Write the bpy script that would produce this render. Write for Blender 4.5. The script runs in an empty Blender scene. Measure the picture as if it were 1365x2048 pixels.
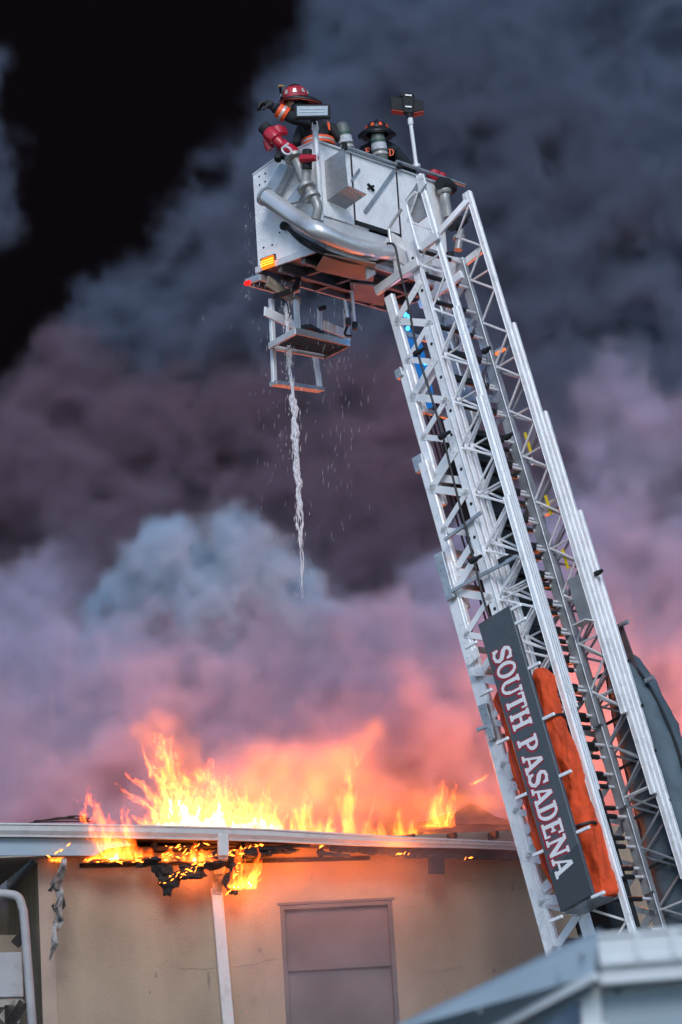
import bpy, bmesh, math, random
import numpy as np
from mathutils import Vector, Matrix
D = bpy.data; S = bpy.context.scene; C = S.collection
V = Vector
SMOKE = True
# ------------------------------------------------------------------ camera
F = 4835.0; CX, CY = 682.5, 1024.0
cam_d = D.cameras.new('camera'); cam = D.objects.new('camera', cam_d); C.objects.link(cam); S.camera = cam
cam_d.sensor_fit = 'VERTICAL'; cam_d.sensor_height = 36; cam_d.lens = 36 * F / 2048; cam_d.clip_end = 3000
PITCH = math.radians(12.5); ROLL = math.radians(3.6)
M3 = Matrix.Rotation(math.pi / 2 + PITCH, 3, 'X') @ Matrix.Rotation(-ROLL, 3, 'Z')
CO = V((0, 0, 1.6))
cam.matrix_world = Matrix.Translation(CO) @ M3.to_4x4()
cam_d.dof.use_dof = True; cam_d.dof.focus_distance = 26.3; cam_d.dof.aperture_fstop = 2.2
# ------------------------------------------------------------------ sky, sun, exposure
W = D.worlds.new('World'); S.world = W; W.use_nodes = True
nt = W.node_tree; bg = nt.nodes['Background']; sk = nt.nodes.new('ShaderNodeTexSky'); sk.sky_type = 'NISHITA'; sk.sun_disc = False
SUN_DIR = V((0.05, -1.0, 0.75)).normalized()
sk.sun_elevation = math.asin(SUN_DIR.z); sk.sun_rotation = math.atan2(SUN_DIR.x, SUN_DIR.y)
nt.links.new(sk.outputs[0], bg.inputs[0]); bg.inputs[1].default_value = 0.14; sk.ozone_density = 4.0; sk.dust_density = 0.2
sl = D.lights.new('sun', 'SUN'); sl.energy = 1.5; sl.angle = math.radians(22); sl.color = (1.0, .985, .97)
so = D.objects.new('sun', sl); C.objects.link(so); so.rotation_euler = SUN_DIR.to_track_quat('Z', 'Y').to_euler()
S.view_settings.view_transform = 'Standard'; S.view_settings.look = 'None'; S.view_settings.exposure = 0.25; S.view_settings.gamma = 1
cy = S.cycles
cy.volume_bounces = 2; cy.volume_step_rate = 1.8; cy.volume_max_steps = 256; cy.max_bounces = 6; cy.transparent_max_bounces = 48
cy.use_adaptive_sampling = True; cy.adaptive_threshold = 0.045; cy.use_denoising = True; cy.sample_clamp_indirect = 4

# ------------------------------------------------------------------ geometry of sight: a pixel seen on a real plane
def ray(px, py): return M3 @ V(((px - CX) / F, -(py - CY) / F, -1))
def at(px, py, y):
    d = ray(px, py); return CO + d * (y / d.y)
def onplane(px, py, p, n):
    d = ray(px, py); return CO + d * ((p - CO).dot(n) / d.dot(n))
def proj(p):
    q = M3.transposed() @ (p - CO); return (CX - F * q.x / q.z, CY + F * q.y / q.z)
PHI = math.radians(48.92); AL = math.radians(76.23)
Wv = V((math.cos(PHI), math.sin(PHI), 0)); Hv = V((-math.sin(PHI), math.cos(PHI), 0)); Zv = V((0, 0, 1))
Uv = math.cos(AL) * Hv + math.sin(AL) * Zv; Vv = -math.sin(AL) * Hv + math.cos(AL) * Zv
LO = at(868, 640, 26.0) + V((-.0227, 0, .017))
def Lp(u, v, w): return LO + Uv * u + Vv * v + Wv * w
def u_at(v, w, py):
    a, b = -14., 4.
    for _ in range(50):
        m = (a + b) / 2
        if proj(Lp(m, v, w))[1] > py: a = m
        else: b = m
    return (a + b) / 2
VA, VC, LW, TS, SS = -.4735, .3815, .893, .068, .03
C1 = Lp(u_at(VC, 0, 356), VC, 0)
R0 = C1 - Wv * 1.046 + Hv * .66 + Zv * .40
R0 = R0 + (onplane(630, 283, R0, V((0, 1, 0))) - R0)
def Q(a, b, c): return R0 + Wv * a + Hv * b + Zv * c
def Qa(px, py, a): return onplane(px, py, Q(a, 0, 0), Wv)      # plane parallel to the near side of the bucket
def Qb(px, py, b): return onplane(px, py, Q(0, b, 0), Hv)      # plane parallel to the rear of the bucket
def Qc(px, py, c): return onplane(px, py, Q(0, 0, c), Zv)
def Lw(px, py, w): return onplane(px, py, Lp(0, 0, w), Wv)     # plane of a ladder side

# ------------------------------------------------------------------ materials
def new_mat(name):
    m = D.materials.new(name); m.use_nodes = True; return m, m.node_tree, m.node_tree.nodes['Principled BSDF']
def mat(name, col, rough=.5, metal=0., var=.12, scale=6., bump=0., bscale=60., dirt=0., dirtcol=(.05, .045, .04), coat=0., stretch=None, fine=0.):
    m, t, p = new_mat(name); N, L = t.nodes, t.links
    tc = N.new('ShaderNodeTexCoord'); mp = N.new('ShaderNodeMapping'); L.new(tc.outputs['Object'], mp.inputs[0])
    if stretch: mp.inputs['Scale'].default_value = stretch
    no = N.new('ShaderNodeTexNoise'); no.inputs['Scale'].default_value = scale; no.inputs['Detail'].default_value = 6; L.new(mp.outputs[0], no.inputs[0])
    cr = N.new('ShaderNodeValToRGB'); L.new(no.outputs[0], cr.inputs[0])
    cr.color_ramp.elements[0].position = .3; cr.color_ramp.elements[1].position = .7
    cr.color_ramp.elements[0].color = (*[c * (1 - var) for c in col], 1); cr.color_ramp.elements[1].color = (*[min(1, c * (1 + var)) for c in col], 1)
    out = cr.outputs[0]
    if dirt:
        n2 = N.new('ShaderNodeTexNoise'); n2.inputs['Scale'].default_value = scale * 2.7; n2.inputs['Detail'].default_value = 8; n2.inputs['Roughness'].default_value = .7; L.new(tc.outputs['Object'], n2.inputs[0])
        c2 = N.new('ShaderNodeValToRGB'); c2.color_ramp.elements[0].position = .52; c2.color_ramp.elements[1].position = .72; L.new(n2.outputs[0], c2.inputs[0])
        mu = N.new('ShaderNodeMath'); mu.operation = 'MULTIPLY'; mu.inputs[1].default_value = dirt; L.new(c2.outputs[0], mu.inputs[0])
        mx = N.new('ShaderNodeMix'); mx.data_type = 'RGBA'; L.new(mu.outputs[0], mx.inputs[0]); L.new(out, mx.inputs[6]); mx.inputs[7].default_value = (*dirtcol, 1); out = mx.outputs[2]
    L.new(out, p.inputs['Base Color'])
    rr = N.new('ShaderNodeMapRange'); rr.inputs['To Min'].default_value = max(.03, rough - .1); rr.inputs['To Max'].default_value = min(1, rough + .12); L.new(no.outputs[0], rr.inputs[0]); L.new(rr.outputs[0], p.inputs['Roughness'])
    p.inputs['Metallic'].default_value = metal; p.inputs['Coat Weight'].default_value = coat
    if bump:
        nb = N.new('ShaderNodeTexNoise'); nb.inputs['Scale'].default_value = bscale; nb.inputs['Detail'].default_value = 4; L.new(mp.outputs[0], nb.inputs[0])
        bp = N.new('ShaderNodeBump'); bp.inputs['Strength'].default_value = bump; bp.inputs['Distance'].default_value = .02; L.new(nb.outputs[0], bp.inputs['Height']); L.new(bp.outputs[0], p.inputs['Normal'])
    return m
def emis(name, col, st):
    m = D.materials.new(name); m.use_nodes = True; t = m.node_tree; t.nodes.clear(); o = t.nodes.new('ShaderNodeOutputMaterial'); e = t.nodes.new('ShaderNodeEmission')
    e.inputs[0].default_value = (*col, 1); e.inputs[1].default_value = st; t.links.new(e.outputs[0], o.inputs[0]); return m
def tread(name, col, metal=.6, rough=.4):
    """diamond tread plate: raised lozenges as relief on the plate"""
    m = mat(name, col, rough, metal, .1, 4., dirt=.25, dirtcol=(.25, .24, .24)); t = m.node_tree; N, L = t.nodes, t.links; p = N['Principled BSDF']
    tc = N.new('ShaderNodeTexCoord'); hs = []
    for ang in (.785, -.785):
        mp = N.new('ShaderNodeMapping'); mp.inputs['Rotation'].default_value = (ang, ang * .6, ang); mp.inputs['Scale'].default_value = (1, 1, 1); L.new(tc.outputs['Object'], mp.inputs[0])
        wv = N.new('ShaderNodeTexWave'); wv.inputs['Scale'].default_value = 11; wv.inputs['Distortion'].default_value = .3; L.new(mp.outputs[0], wv.inputs[0]); hs.append(wv.outputs[1])
    mm = N.new('ShaderNodeMath'); mm.operation = 'MULTIPLY'; L.new(hs[0], mm.inputs[0]); L.new(hs[1], mm.inputs[1])
    bp = N.new('ShaderNodeBump'); bp.inputs['Strength'].default_value = .3; bp.inputs['Distance'].default_value = .012; L.new(mm.outputs[0], bp.inputs['Height']); L.new(bp.outputs[0], p.inputs['Normal'])
    return m
MAT = dict(
    alu=mat('aluminium', (.74, .74, .75), .42, .15, .10, 3., dirt=.3, dirtcol=(.36, .35, .35)),
    alu_rail=mat('aluminium_rail', (.86, .86, .87), .36, .1, .08, 2., dirt=.6, dirtcol=(.34, .34, .345)),
    alu_dark=mat('aluminium_weathered_shaded', (.42, .45, .48), .4, .5, .25, 4., dirt=.5, dirtcol=(.2, .2, .2)),
    steel=mat('polished_pipe', (.74, .73, .72), .36, .6, .08, 3., dirt=.25, dirtcol=(.35, .33, .3)),
    cast=mat('cast_pipe', (.36, .35, .33), .45, .5, .15, 7., dirt=.3, dirtcol=(.16, .14, .12)),
    white=mat('white_paint', (.82, .82, .82), .4, 0, .05, 3., dirt=.3, dirtcol=(.5, .48, .46)),
    trim=mat('white_trim', (.60, .58, .565), .45, 0, .08, 2., dirt=.5, dirtcol=(.35, .3, .27)),
    tread=tread('tread_plate', (.95, .94, .94), .0, .5), tread_dull=tread('tread_plate_dull', (.42, .42, .43), .7, .4),
    rubber=mat('black_rubber', (.012, .012, .014), .55, 0, .3, 20.), black=mat('black_plastic', (.012, .013, .015), .75, 0, .2, 9.),
    grey=mat('grey_box', (.13, .14, .155), .45, 0, .1, 5., dirt=.3, dirtcol=(.2, .2, .2)), tan=mat('tan_plate', (.30, .24, .19), .6, 0, .08, 3.),
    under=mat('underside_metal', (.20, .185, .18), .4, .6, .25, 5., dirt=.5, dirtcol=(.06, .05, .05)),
    orange=mat('orange_tarpaulin', (.70, .072, .012), .8, 0, .28, 5., bump=.9, bscale=13., dirt=.25, dirtcol=(.35, .03, .01)),
    slate=mat('slate_fabric', (.085, .12, .145), .7, 0, .18, 4., bump=.5, bscale=9.),
    sign=mat('sign_face', (.07, .08, .095), .4, 0, .15, 3., dirt=.4, dirtcol=(.12, .13, .145)),
    lwhite=mat('letter_white', (.80, .80, .80), .5, 0, .04), lred=mat('letter_red', (.36, .02, .04), .5, 0, .1),
    red=mat('red_paint', (.50, .012, .03), .35, 0, .15, 9., coat=.3), yellow=mat('yellow_label', (.75, .55, .02), .5, 0, .1),
    turnout=mat('turnout_cloth', (.018, .022, .028), .85, 0, .35, 10., bump=1., bscale=13.),
    hiviz=mat('orange_stripe', (1.0, .11, .02), .5, 0, .06), reflect=mat('reflective_tape', (.5, .45, .42), .35, .2, .08),
    glove=mat('glove_leather', (.02, .02, .022), .6, 0, .3, 14., bump=.4, bscale=30.), skin=mat('skin', (.45, .26, .18), .5, 0, .08, 12.),
    helmet_red=mat('helmet_red', (.42, .018, .03), .5, 0, .35, 14., dirt=.5, dirtcol=(.03, .012, .012)), helmet_black=mat('helmet_black', (.012, .012, .013), .4, 0, .3, 12., dirt=.3, dirtcol=(.05, .04, .04)),
    helmet_orange=mat('helmet_orange', (.45, .035, .012), .45, 0, .2, 12.), brass=mat('brass', (.5, .36, .15), .4, .6, .15),
    tank=mat('air_tank', (.12, .14, .125), .45, 0, .12, 9., dirt=.25, dirtcol=(.12, .12, .11)), tank_green=mat('tank_green', (.03, .10, .07), .5, 0, .15), tank_label=mat('tank_label', (.52, .54, .56), .5, 0, .25, 30.),
    stucco=mat('stucco_wall', (.36, .275, .195), .9, 0, .2, .8, bump=.6, bscale=55., dirt=.4, dirtcol=(.23, .175, .14), stretch=(1.6, 1.6, .7)),
    fascia=mat('painted_fascia', (.36, .355, .36), .55, 0, .1, 2., dirt=.5, dirtcol=(.2, .18, .17)),
    soffit=mat('soffit_board', (.34, .29, .25), .8, 0, .2, 3., stretch=(1, 8, 8)), char=mat('charred_timber', (.018, .015, .014), .8, 0, .6, 12., bump=1., bscale=25.),
    shingle=mat('dark_roofing', (.05, .04, .045), .9, 0, .4, 6., bump=.6, bscale=30.), pane=mat('dusty_blind', (.15, .125, .125), .4, 0, .25, 1.5),
    frame=mat('window_frame', (.13, .115, .11), .5, 0, .1), bluetrim=mat('blue_grey_trim', (.30, .38, .44), .5, 0, .08, 2., dirt=.25, dirtcol=(.2, .25, .3)),
    palegut=mat('pale_gutter', (.62, .66, .68), .45, 0, .06, 2., dirt=.2, dirtcol=(.4, .43, .45)), panel=mat('pale_wall_panel', (.30, .37, .42), .55, 0, .06, 1.5),
    ash=mat('burnt_flashing', (.30, .28, .26), .7, 0, .8, 7., dirt=1., dirtcol=(.015, .013, .012)), asphalt=mat('asphalt', (.05, .05, .052), .9, 0, .3, 3., bump=.5, bscale=40.),
    amber=emis('amber_lamp', (1.0, .17, .01), 1.6), redlamp=emis('red_lamp', (1.0, .02, .02), 1.1), bluelamp=emis('blue_lamp', (.03, .35, 1.0), 6.), lens=mat('led_lens', (.34, .42, .47), .2, 0, .25, 40., stretch=(1, 1, 12)),
    blueglow=emis('blue_glow_case', (.02, .17, .55), .75), strip=mat('corner_render', (.40, .31, .245), .9, 0, .1, 2., bump=.4, bscale=60.),
)
def fibre():
    m, t, p = new_mat('falling_water'); p.inputs['Base Color'].default_value = (.9, .88, .9, 1); p.inputs['Roughness'].default_value = .12
    p.inputs['Alpha'].default_value = .55; p.inputs['IOR'].default_value = 1.33; return m
MAT['water'] = fibre()

# ------------------------------------------------------------------ object helpers
def tag(o, label=None, cat=None, group=None, kind=None):
    for k, v in (('label', label), ('category', cat), ('group', group), ('kind', kind)):
        if v: o[k] = v
    return o
def thing(name, label, cat, loc, group=None):
    o = D.objects.new(name, None); C.objects.link(o); o.location = loc; o.empty_display_size = .2; return tag(o, label, cat, group)
def origin(p):
    o = V((0, 0, 0))
    while p: o = o + p.location; p = p.parent
    return o
class MB:
    """collects shapes in world coordinates; build() links them as one mesh"""
    def __init__(s): s.v = []; s.f = []; s.m = []; s.cur = 0
    def add(s, vs, fs):
        b = len(s.v); s.v += [V(x) for x in vs]; s.f += [[b + i for i in f] for f in fs]; s.m += [s.cur] * len(fs); return s
    def beam(s, p0, p1, side, a, b):
        """rectangular bar from p0 to p1, a wide along side, b thick across"""
        d = (p1 - p0).normalized(); x = (side - d * side.dot(d)).normalized(); y = d.cross(x); x = x * (a / 2); y = y * (b / 2)
        vs = [p + q for p in (p0, p1) for q in (-x - y, x - y, x + y, -x + y)]
        return s.add(vs, [(0, 3, 2, 1), (4, 5, 6, 7), (0, 1, 5, 4), (1, 2, 6, 5), (2, 3, 7, 6), (3, 0, 4, 7)])
    def tube(s, pts, r, seg=10, cap=True):
        n = len(pts); rs = r if isinstance(r, (list, tuple)) else [r] * n; vs = []; fs = []; x = None
        for i, p in enumerate(pts):
            d = (pts[min(i + 1, n - 1)] - pts[max(i - 1, 0)]).normalized()
            if x is None: x = d.orthogonal().normalized()
            x = (x - d * x.dot(d)).normalized(); y = d.cross(x)
            vs += [p + (x * math.cos(k * 2 * math.pi / seg) + y * math.sin(k * 2 * math.pi / seg)) * rs[i] for k in range(seg)]
        for i in range(n - 1):
            for k in range(seg): fs.append((i * seg + k, i * seg + (k + 1) % seg, (i + 1) * seg + (k + 1) % seg, (i + 1) * seg + k))
        if cap: fs.append(tuple(reversed(range(seg)))); fs.append(tuple(range((n - 1) * seg, n * seg)))
        return s.add(vs, fs)
    def prism(s, pts, ext):
        n = len(pts); vs = list(pts) + [p + ext for p in pts]
        return s.add(vs, [tuple(reversed(range(n))), tuple(range(n, 2 * n))] + [(i, (i + 1) % n, n + (i + 1) % n, n + i) for i in range(n)])
    def box(s, o, a, b, c):
        return s.prism([o, o + a, o + a + b, o + b], c)
    def lathe(s, p, axis, prof, seg=20, sx=1., side=None):
        d = axis.normalized(); x = (side - d * side.dot(d)).normalized() if side else d.orthogonal().normalized(); y = d.cross(x); vs = []; fs = []
        for (r, z) in prof: vs += [p + d * z + x * (math.cos(k * 2 * math.pi / seg) * r * sx) + y * (math.sin(k * 2 * math.pi / seg) * r) for k in range(seg)]
        for i in range(len(prof) - 1):
            for k in range(seg): fs.append((i * seg + k, i * seg + (k + 1) % seg, (i + 1) * seg + (k + 1) % seg, (i + 1) * seg + k))
        fs.append(tuple(reversed(range(seg)))); fs.append(tuple(range((len(prof) - 1) * seg, len(prof) * seg)))
        return s.add(vs, fs)
    def build(s, name, m, parent=None, smooth=False, bevel=0., label=None):
        og = origin(parent) if parent else V((0, 0, 0))
        if not parent and s.v: og = sum(s.v, V((0, 0, 0))) / len(s.v); og.z = min(q.z for q in s.v)
        me = D.meshes.new(name); me.from_pydata([tuple(q - og) for q in s.v], [], s.f)
        ms = m if isinstance(m, (list, tuple)) else [m]
        for q in ms: me.materials.append(MAT[q] if isinstance(q, str) else q)
        if len(ms) > 1: me.polygons.foreach_set('material_index', s.m)
        bm = bmesh.new(); bm.from_mesh(me); bmesh.ops.recalc_face_normals(bm, faces=bm.faces); bm.to_mesh(me); bm.free()
        if smooth: me.polygons.foreach_set('use_smooth', [True] * len(me.polygons)); me.set_sharp_from_angle(angle=math.radians(40))
        o = D.objects.new(name, me); C.objects.link(o)
        if parent: o.parent = parent
        else: o.location = og
        if bevel:
            b = o.modifiers.new('bevel', 'BEVEL'); b.width = bevel; b.segments = 1; b.limit_method = 'ANGLE'
        if label: o['label'] = label
        return o
def beam(name, p0, p1, side, a, b, m, parent, bevel=0.): return MB().beam(p0, p1, side, a, b).build(name, m, parent, bevel=bevel)
def tube(name, pts, r, m, parent, seg=10): return MB().tube(pts, r, seg).build(name, m, parent, smooth=True)
def spline(pts, n=8):
    out = []; P = [pts[0]] + list(pts) + [pts[-1]]
    for i in range(1, len(P) - 2):
        for k in range(n):
            t = k / n; a, b, c, d = P[i - 1], P[i], P[i + 1], P[i + 2]
            out.append(.5 * ((2 * b) + (c - a) * t + (2 * a - 5 * b + 4 * c - d) * t * t + (3 * b - a - 3 * c + d) * t ** 3))
    return out + [pts[-1]]
random.seed(7)

# ------------------------------------------------------------------ ground
g = MB().add([V((-900, -300, 0)), V((900, -300, 0)), V((900, 1500, 0)), V((-900, 1500, 0))], [(0, 1, 2, 3)]).build('ground', 'asphalt')
tag(g, 'dark asphalt ground under the whole scene', None, None, 'structure')

# ================================================================== aerial ladder
def uv(p): q = p - LO; return q.dot(Uv), q.dot(Vv), q.dot(Wv)
def bolts(mb, pts, n, r=.012, h=.012):
    for p in pts: mb.lathe(p, n, [(r, 0), (r, h)], 6)
lad = thing('aerial_ladder', 'telescoped white aluminium aerial ladder reaching up to the rescue platform', 'ladder', Lp(-9.6, 0, LW / 2))
E_TOP = [384, 647, 824, 1022]; E_LOW = [1427, 1588, 1757, 2130]
SEC = []
for k in range(4):
    vb, va, vc, w0, w1 = -SS * k, VA - SS * k, VC + .018 * k, -TS * k, LW + TS * k
    ut = u_at(vc, w1, E_TOP[k]); ul = u_at(vc, w1, E_LOW[k]); SEC.append((vb, va, vc, w0, w1, ut, ul))
    for side, ww in ((0, w0), (1, w1)):
        hand = 'alu_rail'; base = 'alu_rail' if side == 0 else 'alu_dark'  # far side takes a darker aluminium, its shade put into the colour
        uts = ut
        ua = u_at(va, ww, 592) if k == 0 else ut - .35
        uc = ul if k == 3 else max(ul, u_at(VC + .018 * (k + 1), LW + TS * (k + 1), E_TOP[k + 1]) - .9)   # below this the chord runs hidden inside the next section
        ub = u_at(vb, ww, 487 if side == 0 else 520) if k == 0 else ut - .05
        o = MB()
        o.beam(Lp(uts, vc, ww), Lp(ul, vc, ww), Vv, .07, .05)
        o.cur = 1
        for dv in (-.03, .02): o.beam(Lp(uts - .004, vc + dv, ww - .024), Lp(ul + .004, vc + dv, ww - .024), Vv, .009, .010)
        o.beam(Lp(uts - .003, vc + .034, ww), Lp(ul + .003, vc + .034, ww), Wv, .016, .008)
        o.build('handrail', [hand, 'alu_dark'], lad, bevel=.004)
        o = MB(); o.beam(Lp(ub, vb, ww), Lp(ul, vb, ww), Vv, .12, .05)
        o.beam(Lp(ub - .003, vb + .065, ww - .012), Lp(ul + .003, vb + .065, ww - .012), Wv, .07, .012)
        for j in range(int((ub - ul) / .42)):
            o.cur = 1
            if side == 0: bolts(o, [Lp(ub - .2 - j * .42, vb, ww - .026)], -Wv, .021, .004)
        o.build('base_rail', [base, 'rubber'], lad, bevel=.004)
        o = MB(); o.beam(Lp(ua, va, ww), Lp(uc, va, ww), Vv, .18 if k == 3 else .125, .06)
        o.beam(Lp(ua - .003, va + .045, ww - .032), Lp(uc + .003, va + .045, ww - .032), Vv, .02, .010)
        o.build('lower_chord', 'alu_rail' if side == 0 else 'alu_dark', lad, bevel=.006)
        # thin welded lattice between base rail and handrail
        st = .285; n = int((ut - ul - .1) / st); flip = 0
        for j in range(n):
            ua_, ub_ = ut - .14 - j * st, ut - .14 - (j + 1) * st
            a, b = ((vb + .05, vc - .035) if (j + flip) % 2 else (vc - .035, vb + .05))
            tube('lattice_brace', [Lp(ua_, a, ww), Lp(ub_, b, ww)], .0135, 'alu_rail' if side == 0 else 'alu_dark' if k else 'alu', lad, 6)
            if j % 4 == 2: tube('lattice_brace', [Lp(ub_ - .03, vb + .05, ww), Lp(ub_ - .03, vc - .035, ww)], .0125, 'alu', lad, 6)
        # wide riveted plates between lower chord and base rail
        st = .25; n = int((ua - uc - .1) / st)
        for j in range(n):
            ua_, ub_ = ua - .10 - j * st, ua - .10 - (j + 1) * st
            a, b = ((va + .03, vb - .02) if j % 2 else (vb - .02, va + .03))
            wd = .085 if j % 4 < 2 else .065
            p0, p1 = Lp(ua_, a, ww - .034), Lp(ub_, b, ww - .034); dd = (p1 - p0).normalized()
            o = MB().beam(p0 - dd * .03, p1 + dd * .03, Uv, wd, .010)
            if side == 0: bolts(o, [p0 - Wv * .004, p0 + dd * .06 - Wv * .004, p1 - dd * .06 - Wv * .004, p1 - Wv * .004], -Wv, .010, .008)
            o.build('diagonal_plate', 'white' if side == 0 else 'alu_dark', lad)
    # rungs
    u = ut - .28 if k else ut - .75
    while u > ul + .12:
        r = tube('rung', [Lp(u, vb, w0), Lp(u, vb, w1)], .019, 'alu', lad, 10)
        MB().tube([Lp(u, vb, w0 + .07), Lp(u, vb, w0 + .08), Lp(u, vb, w1 - .20), Lp(u, vb, w1 - .19)], [.02, .028, .028, .02], 10).build('rubber_grip', 'rubber', r, smooth=True)
        u -= .335
    # cross ties under the section
    u = ut - .6
    while u > ul + .2:
        beam('cross_tie', Lp(u, va, w0), Lp(u, va, w1), Uv, .06, .03, 'alu_dark', lad); u -= 1.0
# water main that telescopes with the sections
for k, (r, ua, ub) in enumerate(((.062, u_at(-.25, .3, 560), -3.2), (.074, -1.9, -5.2), (.086, -3.4, -9.3))):
    MB().tube([Lp(ua, -.26, .40), Lp(ua - .06, -.26, .40), Lp(ub, -.26, .40)], [r * .9, r, r], 16).build('water_main', 'alu_dark', lad, smooth=True)
    MB().lathe(Lp(ua - .02, -.26, .40), -Uv, [(r + .02, 0), (r + .02, .05)], 16).build('pipe_collar', 'alu', lad, smooth=True)
# added black boxes that put darkness inside the sections
for k, (ua, ub, v0, v1, wa, wb) in enumerate(((-1.35, -9.2, -.43, -.09, .12, .76), (-2.6, -9.2, -.10, .02, .08, .22), (-3.4, -9.2, -.44, -.36, .10, .30))):
    MB().box(Lp(ua, v0, wa), Uv * (ub - ua), Vv * (v1 - v0), Wv * (wb - wa)).build('dark_filler', 'black', lad, bevel=.01)
# head beams that carry the platform
for (p0, p1, s, t, m) in ((Lw(752, 583, -.07), Lw(838, 523, -.07), .11, .05, 'alu'), (Lw(842, 497, -.06), Lw(878, 470, -.06), .10, .05, 'alu'),
                          (Lw(868, 575, LW + .05), Lw(972, 493, LW + .05), .085, .05, 'alu'), (Lw(850, 497, LW * .5), Lw(935, 402, LW * .8), .07, .05, 'alu'), (Lw(840, 610, .45), Lw(925, 548, .45), .10, .05, 'white')):
    beam('head_beam', p0, p1, Uv, s, t, m, lad, .006)
# top plates on the handrails
for (px, py, w) in ((843, 352, -.03), (934, 385, LW + .03)):
    c = Lw(px, py, w); o = MB().prism([c + Vv * -.05, c + Vv * .05, c + Vv * .05 - Uv * .14, c - Uv * .19 - Vv * .08], Wv * -.03); bolts(o, [c - Wv * .03 - Uv * .05, c - Wv * .03 - Uv * .05 + Vv * .03], -Wv); o.build('end_plate', 'alu', lad, bevel=.004)
# tread-plate foot panel and grab rails by the platform gate
o = MB().prism([Lw(811, 400, .02), Lw(841, 356, .02), Lw(862, 425, .02), Lw(830, 450, .02)], Wv * .02); o.build('gate_panel', 'tread_dull', lad)
tube('grab_rail', spline([Lw(804, 418, -.16), Lw(782, 450, -.16), Lw(779, 462, -.16), Lw(783, 490, -.16)], 5), .02, 'steel', lad)
tube('grab_rail', spline([Lw(832, 384, -.10), Lw(815, 404, -.10), Lw(817, 425, -.10), Lw(838, 500, -.10)], 5), .018, 'alu_rail', lad)
# clamp brackets that stick out from the lower chord
for pts, w in (([(788, 742), (800, 733), (806, 750), (793, 760)], -.12), ([(823, 917), (842, 906), (848, 934), (832, 947)], -.14),
               ([(867, 1110), (884, 1102), (908, 1193), (893, 1203)], -.30), ([(955, 1412), (972, 1406), (990, 1476), (978, 1484)], -.30)):
    P = [Lw(x, y, w) for x, y in pts]; o = MB().prism(P, Wv * .05); n = max(2, int((P[0] - P[3]).length / .07))
    for j in range(n): f = (j + .5) / n; bolts(o, [P[0].lerp(P[3], f).lerp(P[1].lerp(P[2], f), .35 + .3 * (j % 2))], -Wv, .011, .01)
    o.build('clamp_bracket', 'grey' if w < -.2 and False else 'alu_dark', lad, bevel=.004)
for (x, y) in ((933, 1318), (1017, 1545), (1050, 1655), (1084, 1772)):      # riveted gussets on the base section
    c = Lw(x, y, -.30); o = MB()
    for s in (1, -1):
        q = c - Uv * (.10 if s < 0 else -.02); pl = [q, q + Vv * .17 + Uv * .05 * s, q + Vv * .17 + Uv * (.05 * s - .11), q - Uv * .10]
        o.prism(pl, Wv * .015); bolts(o, [q + Vv * a - Uv * b + Uv * .02 * s for a, b in ((.03, .03), (.09, .03), (.03, .07), (.10, .07))], -Wv, .009, .01)
    o.build('gusset', 'white', lad)
# stop brackets along the far base rails, labels, roller boxes
for (x, y) in ((1003, 706), (1108, 1026)):
    c = Lw(x, y, LW + .12); MB().box(c - Vv * .10, Vv * .20, Uv * .03, -Wv * .08).build('stop_bracket', 'alu_dark', lad)
for (x, y) in ((1056, 884), (1097, 1010), (1131, 1118)):
    c = Lw(x, y, LW + .02); beam('warning_label', c + Uv * .12, c - Uv * .12, Vv, .035, .006, 'yellow', lad)
beam('warning_label', Lw(1062, 915, LW + .02), Lw(1066, 930, LW + .02), Vv, .04, .006, 'lwhite', lad)
c = Lw(1135, 1160, LW - .03); MB().box(c, Vv * .16, -Uv * .55, Wv * .02).build('cable_tray', 'alu_dark', lad); MB().box(c - Uv * .55, Vv * .18, -Uv * .015, -Wv * .16).build('cable_tray', 'alu', lad)
for (x, y, w, s) in ((1005, 1123, -.28, .07), (1012, 875, .5, .05), (968, 703, .7, .05), (1193, 1147, LW + .1, .045), (1222, 1775, 0., .05), (1128, 1478, .3, .05)):
    c = Lw(x, y, w); o = MB(); o.box(c - (Uv + Vv + Wv) * s * .5, Uv * s, Vv * s * 1.5, Wv * s * 1.3); o.lathe(c + Vv * s, Vv, [(s * .5, 0), (s * .5, s)], 10); o.build('roller_box', 'black', lad, bevel=.006)
for p0, p1, w in (((890, 1080), (963, 1025), -.27), ((905, 1182), (1035, 1112), -.3), ((955, 1460), (975, 1452), -.3)):
    beam('outrigger_arm', Lw(*p0, w), Lw(*p1, w), Uv, .035, .03, 'alu_dark', lad)
# control cable that runs down the near side
pts = [Lw(x, y, -.36) for x, y in ((775, 487), (790, 492), (800, 540), (815, 600), (836, 705), (862, 790), (886, 872), (905, 950), (930, 1050), (948, 1120), (968, 1200), (985, 1250))]
cb = tube('control_cable', spline(pts, 4), .014, 'rubber', lad, 8)
for i in (4, 6, 9): MB().lathe(pts[i] - Vv * .05, Vv, [(.03, 0), (.035, .02), (.035, .07), (.02, .10), (.02, .16)], 10).build('cable_clip', 'black', cb, smooth=True)
for i, (a, b, w) in enumerate((((1010, 1250), (1190, 1860), .16), ((1016, 1250), (1196, 1860), .20))):
    tube('hydraulic_line', [Lw(*a, w), Lw(*b, w)], .010, 'lred', lad, 6)
for i in range(4): tube('hydraulic_line', [Lw(845 + i * 9, 800, .5), Lw(1030 + i * 9, 1440, .5)], .012, 'rubber', lad, 6)
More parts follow.
